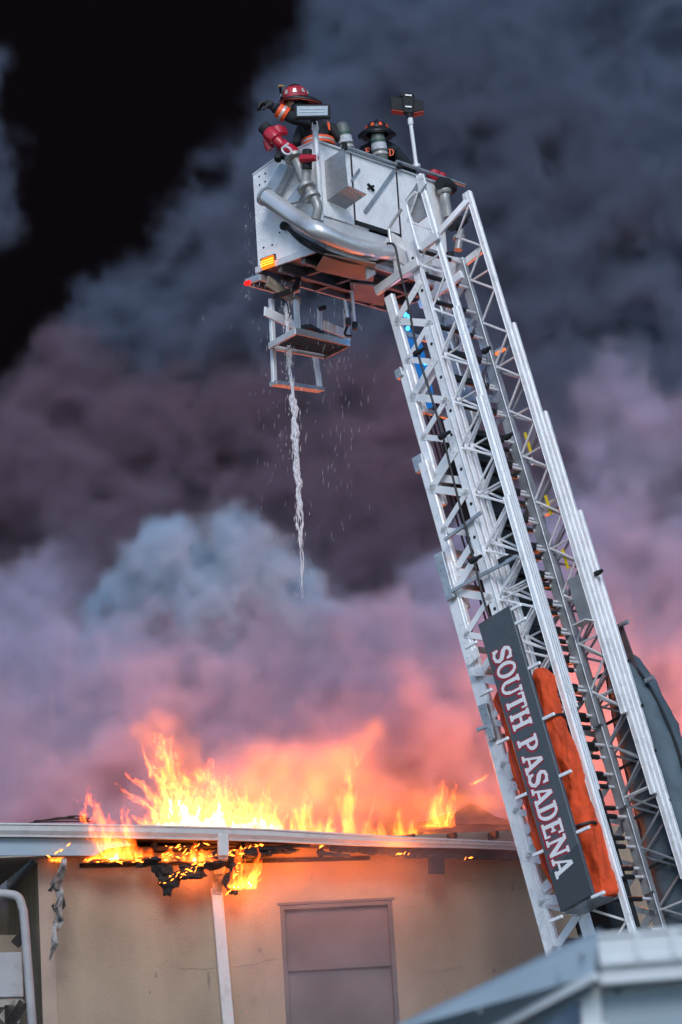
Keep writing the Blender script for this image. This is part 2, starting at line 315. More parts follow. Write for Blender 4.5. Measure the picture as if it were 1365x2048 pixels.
# foot of the ladder: turntable standing on the ground
fo = Lp(-9.4, -.05, LW / 2); fo.z = 0
MB().lathe(fo, Zv, [(.9, 0), (.9, .25), (.7, .3), (.7, .55)], 24).build('turntable', 'grey', lad, smooth=True)
for s in (-.7, .7): MB().prism([fo + Wv * s - Hv * .3 + Zv * .5, fo + Wv * s + Hv * .4 + Zv * .5, fo + Wv * s + Hv * .2 + Zv * 1.3, fo + Wv * s - Hv * .1 + Zv * 1.3], Wv * .05).build('pivot_plate', 'grey', lad)
# blue lamps, and a housing given a glow to imitate their light
bl = thing('blue_light', 'blue lit lamp with housing given a blue glow inside the ladder below the platform', 'light', Lw(830, 800, .30))
MB().tube([Lw(812, 655, .34), Lw(818, 668, .34), Lw(822, 690, .34), Lw(838, 760, .34), Lw(850, 812, .34)], [.03, .07, .13, .14, .12], 16).build('housing', 'blueglow', bl, smooth=True)
for x, y in ((812, 630), (820, 633), (817, 657), (852, 726)):
    MB().lathe(Lw(x, y, .2), -Wv, [(.025, 0), (.028, .01), (.012, .03)], 10).build('led', 'bluelamp', bl, smooth=True)
l = D.lights.new('blue_led', 'POINT'); l.energy = 3; l.color = (.05, .4, 1); l.shadow_soft_size = .04; o = D.objects.new('blue_led', l); C.objects.link(o); o.location = Lw(812, 650, .16)

# ================================================================== sign with the department's name
TLs, TRs, BRs, BLs = [Lw(x, y, -.66) for x, y in ((956, 1249), (1019, 1210), (1186, 1788), (1122, 1824))]
sgn = thing('sign_board', 'long grey sign board lettered SOUTH PASADENA on the side of the ladder', 'sign', BLs)
MB().prism([TLs, TRs, BRs, BLs], Wv * .05).build('board', 'sign', sgn, bevel=.006)
MB().prism([BLs.lerp(TLs, .13) - Wv * .003, BRs.lerp(TRs, .17) - Wv * .003, BRs - Wv * .003, BLs - Wv * .003], Wv * .002).build('kick_plate', mat('sign_kick', (.035, .042, .055), .25, 0, .1), sgn)
MB().prism([BLs + Wv * .05, BRs + Wv * .05, BRs + Wv * .42 - Vv * .05, BLs + Wv * .42], -Uv * .02).build('shelf', 'alu_dark', sgn)
for x, y in ((1030, 1216), (1040, 1243), (1068, 1332), (1096, 1434), (1130, 1548), (1166, 1660), (1196, 1790), (942, 1290), (972, 1385), (1005, 1482), (1044, 1592), (1078, 1706), (1112, 1838)):
    c = Lw(x, y, -.64); MB().beam(c - Vv * .08, c + Vv * .09, Uv, .035, .03).build('clip', 'alu_rail', sgn, bevel=.005)
# letters: slab-serif outlines from distance fields, meshed as thin plates
def sd_box(X, Y, cx, cy, hw, hh, rot=0.):
    c, s = math.cos(rot), math.sin(rot); x = (X - cx) * c + (Y - cy) * s; y = -(X - cx) * s + (Y - cy) * c
    a, b = np.abs(x) - hw, np.abs(y) - hh; return np.hypot(np.maximum(a, 0), np.maximum(b, 0)) + np.minimum(np.maximum(a, b), 0)
def sd_seg(X, Y, x0, y0, x1, y1, hw): L = math.hypot(x1 - x0, y1 - y0); return sd_box(X, Y, (x0 + x1) / 2, (y0 + y1) / 2, L / 2, hw, math.atan2(y1 - y0, x1 - x0))
def ring(X, Y, cx, cy, a, b, tx, ty):
    o = (np.hypot((X - cx) / a, (Y - cy) / b) - 1) * min(a, b); i = (np.hypot((X - cx) / (a - tx), (Y - cy) / (b - ty)) - 1) * min(a - tx, b - ty); return np.maximum(o, -i)
def glyph(ch, X, Y):
    m = np.minimum.reduce; sf = lambda x, y, w=.15: sd_box(X, Y, x, y, w, .045)
    if ch == 'O': return ring(X, Y, .4, .5, .38, .5, .15, .075)
    if ch == 'T': return m([sd_box(X, Y, .38, .5, .085, .5), sf(.38, .045), sd_box(X, Y, .38, .955, .37, .045), sd_box(X, Y, .04, .86, .035, .13), sd_box(X, Y, .72, .86, .035, .13)])
    if ch == 'H': return m([sd_box(X, Y, .2, .5, .08, .5), sd_box(X, Y, .68, .5, .08, .5), sd_box(X, Y, .44, .5, .2, .045)] + [sf(x, y) for x in (.2, .68) for y in (.045, .955)])
    if ch == 'U':
        r = np.maximum(ring(X, Y, .43, .36, .33, .38, .13, .08), Y - .36); return m([r, sd_box(X, Y, .175, .66, .075, .34), sd_box(X, Y, .72, .66, .045, .34), sf(.175, .955), sf(.71, .955, .13)])
    if ch in 'PD':
        cy, b = (.5, .5) if ch == 'D' else (.72, .28)
        r = np.maximum(ring(X, Y, .36, cy, .40 if ch == 'D' else .34, b, .15, .075), .36 - X)
        return m([sd_box(X, Y, .2, .5, .08, .5), r, sd_box(X, Y, .27, cy + b - .0375, .12, .0375), sd_box(X, Y, .27, cy - b + .0375, .12, .0375)] + [sf(.17, y, .16) for y in (.045, .955)])
    if ch in 'EF':
        q = [sd_box(X, Y, .2, .5, .08, .5), sf(.17, .045), sd_box(X, Y, .38, .955, .32, .045), sd_box(X, Y, .36, .51, .16, .04), sd_box(X, Y, .66, .87, .035, .12), sd_box(X, Y, .5, .51, .03, .11)]
        return m(q + ([sd_box(X, Y, .38, .045, .32, .045), sd_box(X, Y, .68, .14, .035, .13)] if ch == 'E' else []))
    if ch == 'A': return m([sd_seg(X, Y, .12, .03, .40, .97, .04), sd_seg(X, Y, .74, .03, .44, .97, .085), sd_box(X, Y, .43, .30, .2, .04), sf(.13, .045, .14), sf(.74, .045, .17)])
    if ch == 'N': return m([sd_box(X, Y, .17, .5, .045, .5), sd_box(X, Y, .75, .5, .045, .5), sd_seg(X, Y, .16, .96, .75, .04, .085), sf(.15, .045, .14), sf(.74, .955, .14), sf(.1, .955, .1)])
    if ch == 'S':
        c = [(.64, .76), (.58, .90), (.38, .955), (.2, .90), (.13, .74), (.22, .60), (.40, .51), (.56, .42), (.63, .26), (.54, .10), (.36, .045), (.18, .10), (.10, .26)]
        return m([sd_seg(X, Y, *c[i], *c[i + 1], .05 + .045 * math.exp(-((i - 5.5) / 2.2) ** 2)) for i in range(12)] + [np.hypot(X - x, Y - y) - (.05 + .045 * math.exp(-((i - 6) / 2.2) ** 2)) for i, (x, y) in enumerate(c)] + [sd_box(X, Y, .655, .83, .03, .13), sd_box(X, Y, .09, .17, .03, .13)])
ADV = dict(S=.76, O=.84, U=.92, T=.80, H=.94, P=.82, A=.90, D=.84, E=.82, N=.94, F=.8); ADV[' '] = .42
def glyph_obj(name, ch, org, dx, dy, nrm, size, off, thick, m, parent, res=44):
    """marching squares over the distance field; cells become faces of a thin plate"""
    xs = np.linspace(-.12, 1.02, res); ys = np.linspace(-.14, 1.14, int(res * 1.12)); X, Y = np.meshgrid(xs, ys, indexing='ij'); f = glyph(ch, X, Y) - off
    idx = {}; vs = []; fs = []
    def vert(x, y):
        k = (round(x, 5), round(y, 5))
        if k not in idx: idx[k] = len(vs); vs.append(org + (dx * x + dy * y) * size)
        return idx[k]
    for i in range(len(xs) - 1):
        for j in range(len(ys) - 1):
            cs = [(i, j), (i + 1, j), (i + 1, j + 1), (i, j + 1)]; q = [f[c] for c in cs]
            if min(q) >= 0: continue
            poly = []
            for a in range(4):
                b = (a + 1) % 4; pa, pb = cs[a], cs[b]
                if q[a] < 0: poly.append(vert(xs[pa[0]], ys[pa[1]]))
                if (q[a] < 0) != (q[b] < 0):
                    t = q[a] / (q[a] - q[b]); poly.append(vert(xs[pa[0]] + t * (xs[pb[0]] - xs[pa[0]]), ys[pa[1]] + t * (ys[pb[1]] - ys[pa[1]])))
            poly = list(dict.fromkeys(poly))
            if len(poly) > 2: fs.append(poly)
    o = MB(); o.add(vs, fs); ob = o.build(name, m, parent); sm = ob.modifiers.new('thickness', 'SOLIDIFY'); sm.thickness = thick; sm.offset = 0
    return ob
txt = 'SOUTH PASADENA'; tot = sum(ADV[c] for c in txt)
p_start = Lw(983, 1304, -.664); p_end = Lw(1114, 1758, -.664); tdir = (p_end - p_start).normalized(); size = (p_end - p_start).length / tot
tup = (Vv - tdir * Vv.dot(tdir)).normalized(); x = 0.
for ch in txt:
    if ch != ' ':
        og = p_start + tdir * (x * size)
        k = .245 / size
        glyph_obj('letter', ch, og, tdir, tup * k, Wv, size, .016, .004, 'lwhite', sgn)
        glyph_obj('letter_shadow', ch, og + Wv * .0035 - tup * .012 + tdir * .004, tdir, tup * k, Wv, size, .085, .002, 'lred', sgn)
    x += ADV[ch]

# ================================================================== bundles strapped to the ladder
def bundle(name, ctr, rv, rw, m, parent, wr=.05, seg=28, seed=1, freq=3.):
    rs = np.random.default_rng(seed); ph = rs.uniform(0, 6.28, 12); vs = []; fs = []; n = len(ctr)
    for i, p in enumerate(ctr):
        for k in range(seg):
            a = k * 2 * math.pi / seg; s = i / n * 10 * freq
            w = 1 + wr * (.9 - 1.3 * abs(math.sin(s * .5 + 2 * a + ph[0])) ** .6 + math.sin(1.3 * s - 3 * a + ph[1]) * .5 - .7 * abs(math.sin(1.1 * s - 2.5 * a + ph[2])) ** .5 + math.sin(3.1 * s + 6 * a + ph[3]) * .22)
            ca, sa = math.cos(a), math.sin(a); ca = math.copysign(abs(ca) ** .7, ca); sa = math.copysign(abs(sa) ** .7, sa)
            vs.append(p + Vv * (ca * rv[i] * w) + Wv * (sa * rw[i] * w))
    for i in range(n - 1):
        for k in range(seg): fs.append((i * seg + k, i * seg + (k + 1) % seg, (i + 1) * seg + (k + 1) % seg, (i + 1) * seg + k))
    fs += [tuple(range(seg)), tuple(range((n - 1) * seg, n * seg))]
    o = MB(); o.add(vs, fs); return o.build(name, m, parent, smooth=True)
def lerpn(pts, n): return spline(pts, max(1, n // (len(pts) - 1)))
tarp = thing('orange_bundle', 'bright orange tarpaulin bundle strapped behind the lettered sign board', 'bundle', Lw(1195, 1790, -.35))
c = lerpn([Lw(x, y, -.34) for x, y in ((1080, 1338), (1108, 1440), (1142, 1550), (1174, 1660), (1212, 1796))], 120); n = len(c)
prof = lambda i: min(1, .45 + i / n * 9) * min(1, .8 + (n - i) / n * 9)
bundle('roll', c, [.10 * prof(i) * (1 + .35 * i / n) for i in range(n)], [.13 * prof(i) for i in range(n)], 'orange', tarp, .17, 48, seed=2, freq=1.5)
c = lerpn([Lw(x, y, -.42) for x, y in ((1012, 1372), (1040, 1480), (1075, 1600), (1105, 1700), (1150, 1800))], 120); n = len(c)
bundle('roll', c, [.165 * prof(i) for i in range(n)], [.10 * prof(i) for i in range(n)], 'orange', tarp, .15, 48, seed=5, freq=1.7)
for x, y in ((1100, 1440), (1165, 1655)):
    p = Lw(x, y, -.36); MB().lathe(p - Uv * .012, Uv, [(.165, 0), (.168, .012), (.165, .024)], 24, .9).build('strap', 'rubber', tarp, smooth=True)
for dv_, dw_ in ((.45, -.9), (-.55, -.85)): tube('seam', [c[i] + Vv * .165 * prof(i) * dv_ + Wv * .10 * prof(i) * dw_ for i in range(4, n - 4)], .006, 'lred', tarp, 6)
bag = thing('padded_bag', 'slate grey padded bag with black cord slung behind the far handrail', 'bag', Lw(1330, 1880, LW + .5))
c = lerpn([Lw(x, y, LW + .52) for x, y in ((1245, 1312), (1275, 1400), (1318, 1540), (1358, 1700), (1398, 1880))], 56); n = len(c)
rv = [.06 + .30 * math.sin(min(1, (i + .5) / n * 1.9) * math.pi / 2) for i in range(n)]
bundle('body', c, rv, [.26] * n, 'slate', bag, .05, 32, 9, 3.2)
for dv in (.55, 1.02):
    tube('cord', [c[i] + Vv * rv[i] * dv - Wv * (.30 if dv < 1 else .1) for i in range(2, n)], .016, 'rubber', bag, 8)
o = MB(); P = [Lw(x, y, LW + .40) for x, y in ((1196, 1262), (1242, 1246), (1272, 1330), (1420, 1870), (1330, 1880), (1225, 1440))]; o.prism(P, Wv * .03).build('back_panel', mat('dark_panel', (.09, .065, .07), .5), bag)
for x, y in ((1240, 1250), (1292, 1362)): MB().tube([Lw(x, y, LW + .36), Lw(x + 16, y - 7, LW + .36)], .028, 8).build('peg', 'alu_dark', bag, smooth=True)
for dy in (0, 90, 180, 280, 380): beam('inner_slat', Lw(1185 + dy * .28, 1360 + dy, LW + .22), Lw(1262 + dy * .28, 1320 + dy, LW + .22), Uv, .03, .02, 'black', bag)

# ================================================================== rescue platform (bucket)
plat = thing('rescue_platform', 'white tread-plate rescue platform bucket at the ladder tip holding two firefighters', 'platform', Q(1.1, .5, -1.5))
Y_ = V((0, 1, 0))
MB().prism([Q(0, .98, -.12), Q(0, .62, -.03), Q(0, .02, 0), Q(0, .02, -1.24), Q(0, .98, -1.24)], Wv * .04).build('side_panel', 'tread', plat, bevel=.006)
MB().prism([Q(2.23, .98, -.12), Q(2.23, .02, 0), Q(2.23, .02, -1.24), Q(2.23, .98, -1.24)], Wv * .04).build('side_panel', 'tread', plat, bevel=.006)
MB().prism([Q(.04, .94, -.12), Q(2.23, .94, -.12), Q(2.23, .94, -1.24), Q(.04, .94, -1.24)], Hv * .035).build('front_panel', 'tread', plat, bevel=.006)
for a0, a1, c1 in ((.05, .60, -.86), (.612, 1.40, -.80), (1.412, 2.26, -.86)):
    MB().prism([Q(a0, 0, 0), Q(a1, 0, 0), Q(a1, 0, c1), Q(a0, 0, c1)], Hv * .035).build('rear_panel', 'tread', plat, bevel=.005)
MB().prism([Q(.05, .01, -.875), Q(2.26, .01, -.875), Q(2.26, .14, -1.24), Q(.05, .14, -1.24)], Hv * .03).build('lower_rear_panel', 'white', plat, bevel=.005)
beam('door_seal', Q(.615, -.012, -.83), Q(1.40, -.012, -.83), Zv, .05, .02, 'rubber', plat)
for a in (.606, 1.406): beam('door_gap', Q(a, -.006, 0), Q(a, -.006, -.86), Wv, .016, .01, 'rubber', plat)
tube('corner_post', [Q(.0, -.02, .14), Q(.0, -.02, -.95)], .034, 'alu', plat); MB().lathe(Q(0, -.02, .13), Zv, [(.04, 0), (.044, .02), (.03, .10)], 12).build('post_cap', 'alu', plat, smooth=True)
tube('top_rail', [Q(.42, -.035, .045), Q(1.40, -.035, .045)], .022, 'alu_dark', plat); tube('top_rail', [Q(1.36, -.06, .075), Q(2.62, -.06, .075)], .022, 'alu_dark', plat)
for a in (.42, 1.38): MB().box(Q(a, -.07, .0), Wv * .07, Hv * .05, Zv * .09).build('rail_hinge', 'black', plat, bevel=.008)
beam('top_lip', Q(.02, .0, .012), Q(2.26, .0, .012), Hv, .05, .02, 'alu', plat); beam('top_lip', Q(.02, .02, .012), Q(.02, .62, -.018), Wv, .05, .02, 'alu', plat); beam('top_lip', Q(.02, .62, -.018), Q(.02, .98, -.108), Wv, .05, .02, 'alu', plat)
# fold-out step on the rear face
MB().prism([Q(.14, 0, -.20), Q(.14, -.30, -.14), Q(.14, -.32, -.58), Q(.14, 0, -.66)], Wv * .012).build('step_side', 'tread_dull', plat)
o = MB().prism([Q(.14, 0, -.67), Q(.14, -.32, -.59), Q(.46, -.32, -.62), Q(.46, 0, -.70)], Zv * .012); o.build('step_tread', 'tread_dull', plat)
for i in range(6): MB().lathe(Q(.18 + i * .05, -.27, -.606 - i * .004), -Zv, [(.014, 0), (.014, .004)], 8).build('step_stud', 'steel', plat)
o = MB(); p = Qb(742, 375, -.01)
for s in (-1, 1): o.beam(p - Wv * .05 + Zv * .03 * s, p + Wv * .05 - Zv * .03 * s, Hv, .03, .022)
o.lathe(p, -Hv, [(.02, 0), (.02, .03)], 8); o.build('door_latch', 'black', plat)
beam('brace_strap', Qb(792, 338, -.012), Qb(730, 425, -.012), Wv, .05, .006, 'alu_dark', plat); beam('brace_strap', Qb(720, 338, -.012), Qb(703, 362, -.012), Wv, .03, .006, 'alu_dark', plat)
for px, py in ((531, 347), (519, 353), (531, 363), (520, 370), (560, 465), (545, 490), (528, 495)): MB().lathe(Qa(px, py, 0), -Wv, [(.012, 0), (.009, .008)], 8).build('rivet', 'black', plat)
# floor and what hangs under it
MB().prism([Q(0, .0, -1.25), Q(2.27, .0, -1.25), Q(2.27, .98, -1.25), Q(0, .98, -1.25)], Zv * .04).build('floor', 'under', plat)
beam('sill', Q(-.01, .0, -1.26), Q(-.01, 1.0, -1.26), Zv, .07, .03, 'alu', plat); beam('sill', Q(-.01, .99, -1.275), Q(2.28, .99, -1.275), Zv, .08, .03, 'alu_dark', plat); beam('sill', Q(2.27, 0, -1.275), Q(2.27, .98, -1.275), Zv, .08, .03, 'alu_dark', plat); beam('sill', Q(.0, .0, -1.285), Q(2.27, .0, -1.285), Zv, .06, .03, 'alu_dark', plat)
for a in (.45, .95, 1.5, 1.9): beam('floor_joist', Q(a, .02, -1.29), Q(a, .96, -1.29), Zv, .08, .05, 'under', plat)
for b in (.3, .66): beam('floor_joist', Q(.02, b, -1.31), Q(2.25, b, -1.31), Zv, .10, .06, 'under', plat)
MB().prism([Qc(631, 540, -1.38), Qc(650, 509, -1.38), Qc(752, 528, -1.38), Qc(746, 569, -1.38)], Zv * .015).build('belly_plate', 'tan', plat)
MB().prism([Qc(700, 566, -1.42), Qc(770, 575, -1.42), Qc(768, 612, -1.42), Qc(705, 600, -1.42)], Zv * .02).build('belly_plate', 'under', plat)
# front bumper step with open grating
o = MB()
for p0, p1 in ((Q(-.04, 1.14, -1.37), Q(.62, 1.14, -1.37)), (Q(-.04, .92, -1.37), Q(.62, .92, -1.37)), (Q(-.04, .92, -1.37), Q(-.04, 1.14, -1.37)), (Q(.62, .92, -1.37), Q(.62, 1.14, -1.37))): o.beam(p0, p1, Zv, .07, .03)
o.build('bumper_step', 'alu_dark', plat)
for i in range(9): beam('grating_bar', Q(.02 + i * .07, .93, -1.38), Q(.02 + i * .07, 1.13, -1.38), Zv, .03, .014, 'black', plat)
o = MB().beam(Qb(535, 562, .80), Qb(600, 607, .80), Hv, .02, .13); o.beam(Qb(537, 561, .79), Qb(602, 606, .79), Hv, .01, .03); o.build('hanger_bracket', 'tan', plat)
tube('drain_hose', spline([Qb(598, 553, .7), Qb(592, 575, .7), Qb(572, 586, .7), Qb(552, 592, .7)], 5), .035, 'rubber', plat)
for x, y, y2 in ((704, 582, 648), (690, 600, 640)):
    tube('drop_rod', [Qb(x, y, .5), Qb(x + 6, y2, .5)], .02, 'alu', plat); MB().lathe(Qb(x + 6, y2 - 4, .5), -Zv, [(.028, 0), (.034, .02), (.03, .09)], 10).build('rod_tip', 'rubber', plat, smooth=True)
MB().prism([Qb(733, 533, -.08), Qb(748, 531, -.08), Qb(752, 548, -.08), Qb(735, 558, -.08)], Hv * .02).build('data_plate', 'alu', plat)
# big water pipe that wraps the near corner, cables below it
pp = [Qa(533, 394, -.17), Qa(560, 413, -.17), Qa(600, 441, -.17), Qa(640, 464, -.20), Qb(690, 486, -.22), Qb(735, 498, -.22), Qb(780, 503, -.22)]
MB().tube(spline(pp, 6), .098, 20).build('water_pipe', 'steel', plat, smooth=True); MB().lathe(pp[0], (pp[0] - pp[1]), [(.10, -.01), (.115, 0), (.115, .03), (.05, .05)], 18).build('pipe_end', 'alu_dark', plat, smooth=True)
for dz, rr, st in ((0, .022, 0), (8, .017, 6)):
    tube('power_cable', spline([Qa(568 + st, 451 + dz * .4, -.06), Qa(600, 474 + dz, -.08), Qa(640, 497 + dz, -.1), Qb(690, 517 + dz * .7, -.1), Qb(740, 526 + dz * .3, -.12), Qb(772, 520, -.14)], 5), rr, 'rubber', plat)
MB().lathe(Qa(572, 453, -.03), -Wv, [(.05, 0), (.05, .05), (.02, .07)], 10).build('cable_socket', 'black', plat, smooth=True)
MB().tube(spline([Qa(592, 466, -.05), Qa(620, 480, -.05), Qa(650, 493, -.05)], 4), [.03] * 9, 8).build('cable_guard', 'alu_dark', plat)
lamp = MB().prism([Qa(522, 518, -.003), Qa(553, 507, -.003), Qa(554, 534, -.003), Qa(524, 545, -.003)], -Wv * .02).build('marker_lamp', 'black', plat, bevel=.01)
cc = [Qa(525, 519, -.03), Qa(550, 510, -.03), Qa(551, 532, -.03), Qa(526, 541, -.03)]; MB().prism(cc, -Wv * .03).build('lamp_lens', 'amber', lamp, bevel=.012)
for f in (.3, .5, .7): beam('lens_rib', cc[0].lerp(cc[3], f) - Wv * .032, cc[1].lerp(cc[2], f) - Wv * .032, Zv, .008, .006, emis('amber_rib', (1., .45, .04), 3.), lamp)
MB().lathe(Qa(490, 568, -.06), -Hv, [(.02, 0), (.03, .02), (.03, .07), (.02, .09)], 10).build('side_lamp', 'redlamp', plat, smooth=True)
# yokes that tie the platform to the ladder head
for w in (0, LW): beam('yoke', Lp(u_at(0, w, 530), .0, w + .05), Q(1.1 + w, .0, -.98), Zv, .16, .05, 'alu', plat, .006)
MB().prism([Lw(783, 465, .05), Lw(826, 490, .05), Lw(836, 545, .05), Lw(790, 560, .05)], Wv * .04).build('yoke_plate', 'white', plat)

# ------------------------------------------------------------------ drop step hanging under the platform
stp = thing('drop_step', 'fold-down aluminium step ladder hanging under the rescue platform', 'step', Q(.5, .8, -2.62))
def q9(x, y, b=.92): return Qb(x, y, b)
beam('hanger_plate', q9(529, 622), q9(592, 652), Zv, .115, .02, 'white', stp, .004); beam('hanger_plate', q9(648, 650, .9), q9(692, 668, .9), Zv, .115, .02, 'white', stp, .004)
beam('side_rail', q9(543, 598, .95), q9(549, 766, .95), Wv, .06, .045, 'alu', stp, .005); beam('side_rail', q9(631, 712, .95), q9(641, 781, .95), Wv, .06, .045, 'alu', stp, .005)
beam('upper_post', q9(592, 600, .6), q9(597, 668, .6), Wv, .05, .05, 'alu_dark', stp); beam('upper_post', q9(640, 618, .9), q9(640, 690, .9), Wv, .05, .04, 'alu', stp); beam('upper_post', q9(692, 618, .7), q9(696, 682, .7), Wv, .06, .04, 'alu', stp)
beam('bottom_tread', q9(546, 766, .95), q9(643, 780, .95), Hv, .12, .05, 'tread_dull', stp, .004)
pc = [Qc(x, y, -2.17) for x, y in ((540, 692), (592, 662), (699, 687), (650, 712))]
for i in range(4): beam('frame_bar', pc[i], pc[(i + 1) % 4], Zv, .07, .035, 'alu' if i in (0, 3) else 'under', stp)
for i in range(1, 8): f = i / 8; beam('grating_bar', pc[0].lerp(pc[1], f) + Zv * .01, pc[3].lerp(pc[2], f) + Zv * .01, Zv, .03, .014, 'black', stp)
tube('hose_end', spline([q9(600, 658, .7), q9(618, 654, .7), q9(632, 660, .7), q9(645, 668, .7)], 4), .035, 'rubber', stp)
tube('cable', spline([q9(690, 620, .66), q9(697, 645, .66), q9(690, 668, .66), q9(703, 672, .66)], 5), .014, 'rubber', stp)
MB().lathe(q9(541, 694, 1.0), -Hv, [(.035, 0), (.035, .05)], 10).build('pivot_bolt', 'black', stp, smooth=True); MB().lathe(q9(640, 618, .8), -Hv, [(.03, 0), (.03, .08)], 8).build('pivot_bolt', 'black', stp, smooth=True)

# ------------------------------------------------------------------ water monitors
mon = thing('water_monitor', 'red nozzled water monitor on grey pipes at the near corner of the platform', 'water cannon', Qa(635, 436, -.17))
m_ = lambda x, y, a=-.19: Qa(x, y, a)
MB().tube(spline([m_(632, 438), m_(636, 415), m_(628, 395), m_(618, 380), m_(608, 358), m_(598, 332), m_(590, 318)], 5), [.055] * 20 + [.065] * 11, 14).build('riser_pipe', 'cast', mon, smooth=True)
tube('branch_pipe', [m_(610, 372), m_(613, 345), m_(615, 322)], .06, 'cast', mon, 12)
for (x, y, x2, y2, r) in ((611, 372, 617, 384, .105), (623, 390, 628, 402, .095), (588, 312, 592, 322, .115)):
    p0, p1 = m_(x, y), m_(x2, y2); d = p1 - p0; MB().lathe(p0, d, [(r * .8, 0), (r, .01), (r, .05), (r * .7, .07)], 18).build('flange', 'cast', mon, smooth=True)
MB().prism([m_(538, 386, -.06), m_(572, 331, -.06), m_(590, 336, -.06), m_(562, 390, -.06)], -Wv * .10).build('support_bracket', 'alu_dark', mon, bevel=.006)
MB().prism([m_(576, 412, -.08), m_(602, 376, -.08), m_(617, 388, -.08), m_(606, 405, -.08)], -Wv * .07).build('support_bracket', 'alu_dark', mon, bevel=.006)
MB().tube(spline([m_(590, 314), m_(582, 303), m_(574, 296), m_(562, 288)], 4), [.085, .09, .09, .085, .08, .08, .075, .075, .07, .07, .07, .07, .07], 14).build('swivel', 'red', mon, smooth=True)
n0, n1 = m_(566, 292, -.22), m_(532, 258, -.30); d = (n1 - n0).normalized()
MB().lathe(n0, d, [(.05, 0), (.06, .04), (.06, .10), (.085, .12), (.09, .24), (.075, .26)], 16).build('nozzle', 'red', mon, smooth=True); MB().lathe(n0 + d * .255, d, [(.07, 0), (.078, .03), (.075, .09), (.055, .10)], 16).build('nozzle_tip', 'black', mon, smooth=True)
p = m_(549, 275, -.2); MB().box(p - Wv * .06, V((.14, 0, .03)), Wv * .12, V((-.035, 0, .12))).build('motor_housing', 'red', mon, bevel=.02); p = m_(538, 290, -.24); MB().lathe(p, V((-.3, 0, 1)), [(.05, -.06), (.055, 0), (.05, .06)], 12).build('motor_housing', 'red', mon, smooth=True)
MB().tube([m_(605, 318, -.26), m_(615, 317, -.26), m_(634, 316, -.26)], [.055, .05, .035], 12).build('valve_handle', 'red', mon, smooth=True); tube('valve_stem', [m_(615, 300, -.22), m_(615, 338, -.22)], .055, 'black', mon, 12)
tube('lever', [m_(636, 306, -.26), m_(634, 318, -.26), m_(640, 330, -.26)], .01, 'steel', mon, 6)
rg = [m_(574 + 9 * math.cos(a) + 3 * math.sin(a), 301 + 8 * math.sin(a), -.32) for a in [i * .52 for i in range(13)]]; tube('hand_ring', rg, .012, 'white', mon, 6); tube('hand_ring', [m_(564, 297, -.32), m_(571, 291, -.32), m_(577, 287, -.32)], .013, 'white', mon, 6)
MB().lathe(m_(557, 320, -.25), V((0, -1, .3)), [(.04, 0), (.045, .04), (.03, .08)], 10).build('gauge', 'black', mon, smooth=True); tube('valve_stem', [m_(558, 308, -.2), m_(570, 312, -.2), m_(582, 318, -.2)], .05, 'black', mon, 10)
MB().lathe(m_(530, 254, -.3), Zv, [(.012, 0), (.016, .02), (.01, .035)], 8).build('nozzle_knob', 'steel', mon, smooth=True)
mo2 = thing('water_monitor', 'dark water monitor with pale pipe and red cap at the gate end of the platform', 'water cannon', Qb(905, 505, -.15))
f_ = lambda x, y, b=-.12: Qb(x, y, b)
tube('riser_pipe', spline([f_(897, 434), f_(894, 415), f_(890, 395), f_(893, 382)], 5), .06, 'cast', mo2, 12); MB().lathe(f_(890, 388), Zv, [(.07, 0), (.085, .02), (.085, .05), (.06, .07)], 14).build('flange', 'cast', mo2, smooth=True)
MB().tube([f_(880, 366), f_(892, 372), f_(906, 378)], [.08, .10, .07], 14).build('swivel', 'black', mo2, smooth=True)
for x, y in ((868, 349), (880, 354)): MB().lathe(f_(x, y, .1) - Zv * .08, Zv, [(.05, 0), (.085, .05), (.08, .11), (.03, .14)], 12).build('red_cap', 'red', mo2, smooth=True)
MB().tube([f_(903, 452), f_(916, 446), f_(930, 440)], [.07, .085, .05], 12).build('valve', 'black', mo2, smooth=True); tube('lever', [f_(930, 442), f_(936, 434), f_(940, 430)], .02, 'black', mo2, 8)
tube('lower_pipe', [f_(921, 460), f_(917, 500)], .05, 'cast', mo2, 12); MB().lathe(f_(918, 470), -Zv, [(.06, 0), (.075, .01), (.075, .05)], 14).build('flange', 'cast', mo2, smooth=True); tube('lower_pipe', [f_(900, 505), f_(903, 545)], .05, 'black', mo2, 10)

# ------------------------------------------------------------------ scene floodlights on the platform
yl = Q(0, -.05, 0).y - .25
fl = thing('floodlight', 'wide black framed LED floodlight in front of the firefighter', 'floodlight', at(628, 268, yl))
c4 = [at(589, 208, yl), at(661, 208.5, yl), at(661, 235, yl), at(590, 236, yl)]; MB().prism(c4, Y_ * .07).build('housing', 'black', fl, bevel=.008)
ce = sum(c4, V()) / 4; MB().prism([V((ce.x + (p.x - ce.x) * .86, p.y - .006, ce.z + (p.z - ce.z) * .70)) for p in c4], Y_ * .004).build('lens', 'lens', fl)
for f in (.36, .58): beam('reflector', c4[0].lerp(c4[3], f) * .84 + c4[1].lerp(c4[2], f) * .16 - Y_ * .010, c4[1].lerp(c4[2], f) * .84 + c4[0].lerp(c4[3], f) * .16 - Y_ * .010, Zv, .008, .004, 'palegut', fl)
tube('pole', [at(627, 234, yl + .04), Q(0, -.02, .2)], .022, 'black', fl)
f2 = thing('floodlight', 'black twin floodlight on a slim white pole at the platform gate', 'floodlight', Q(1.75, .1, 0))
yk = Q(1.75, .1, 0).y
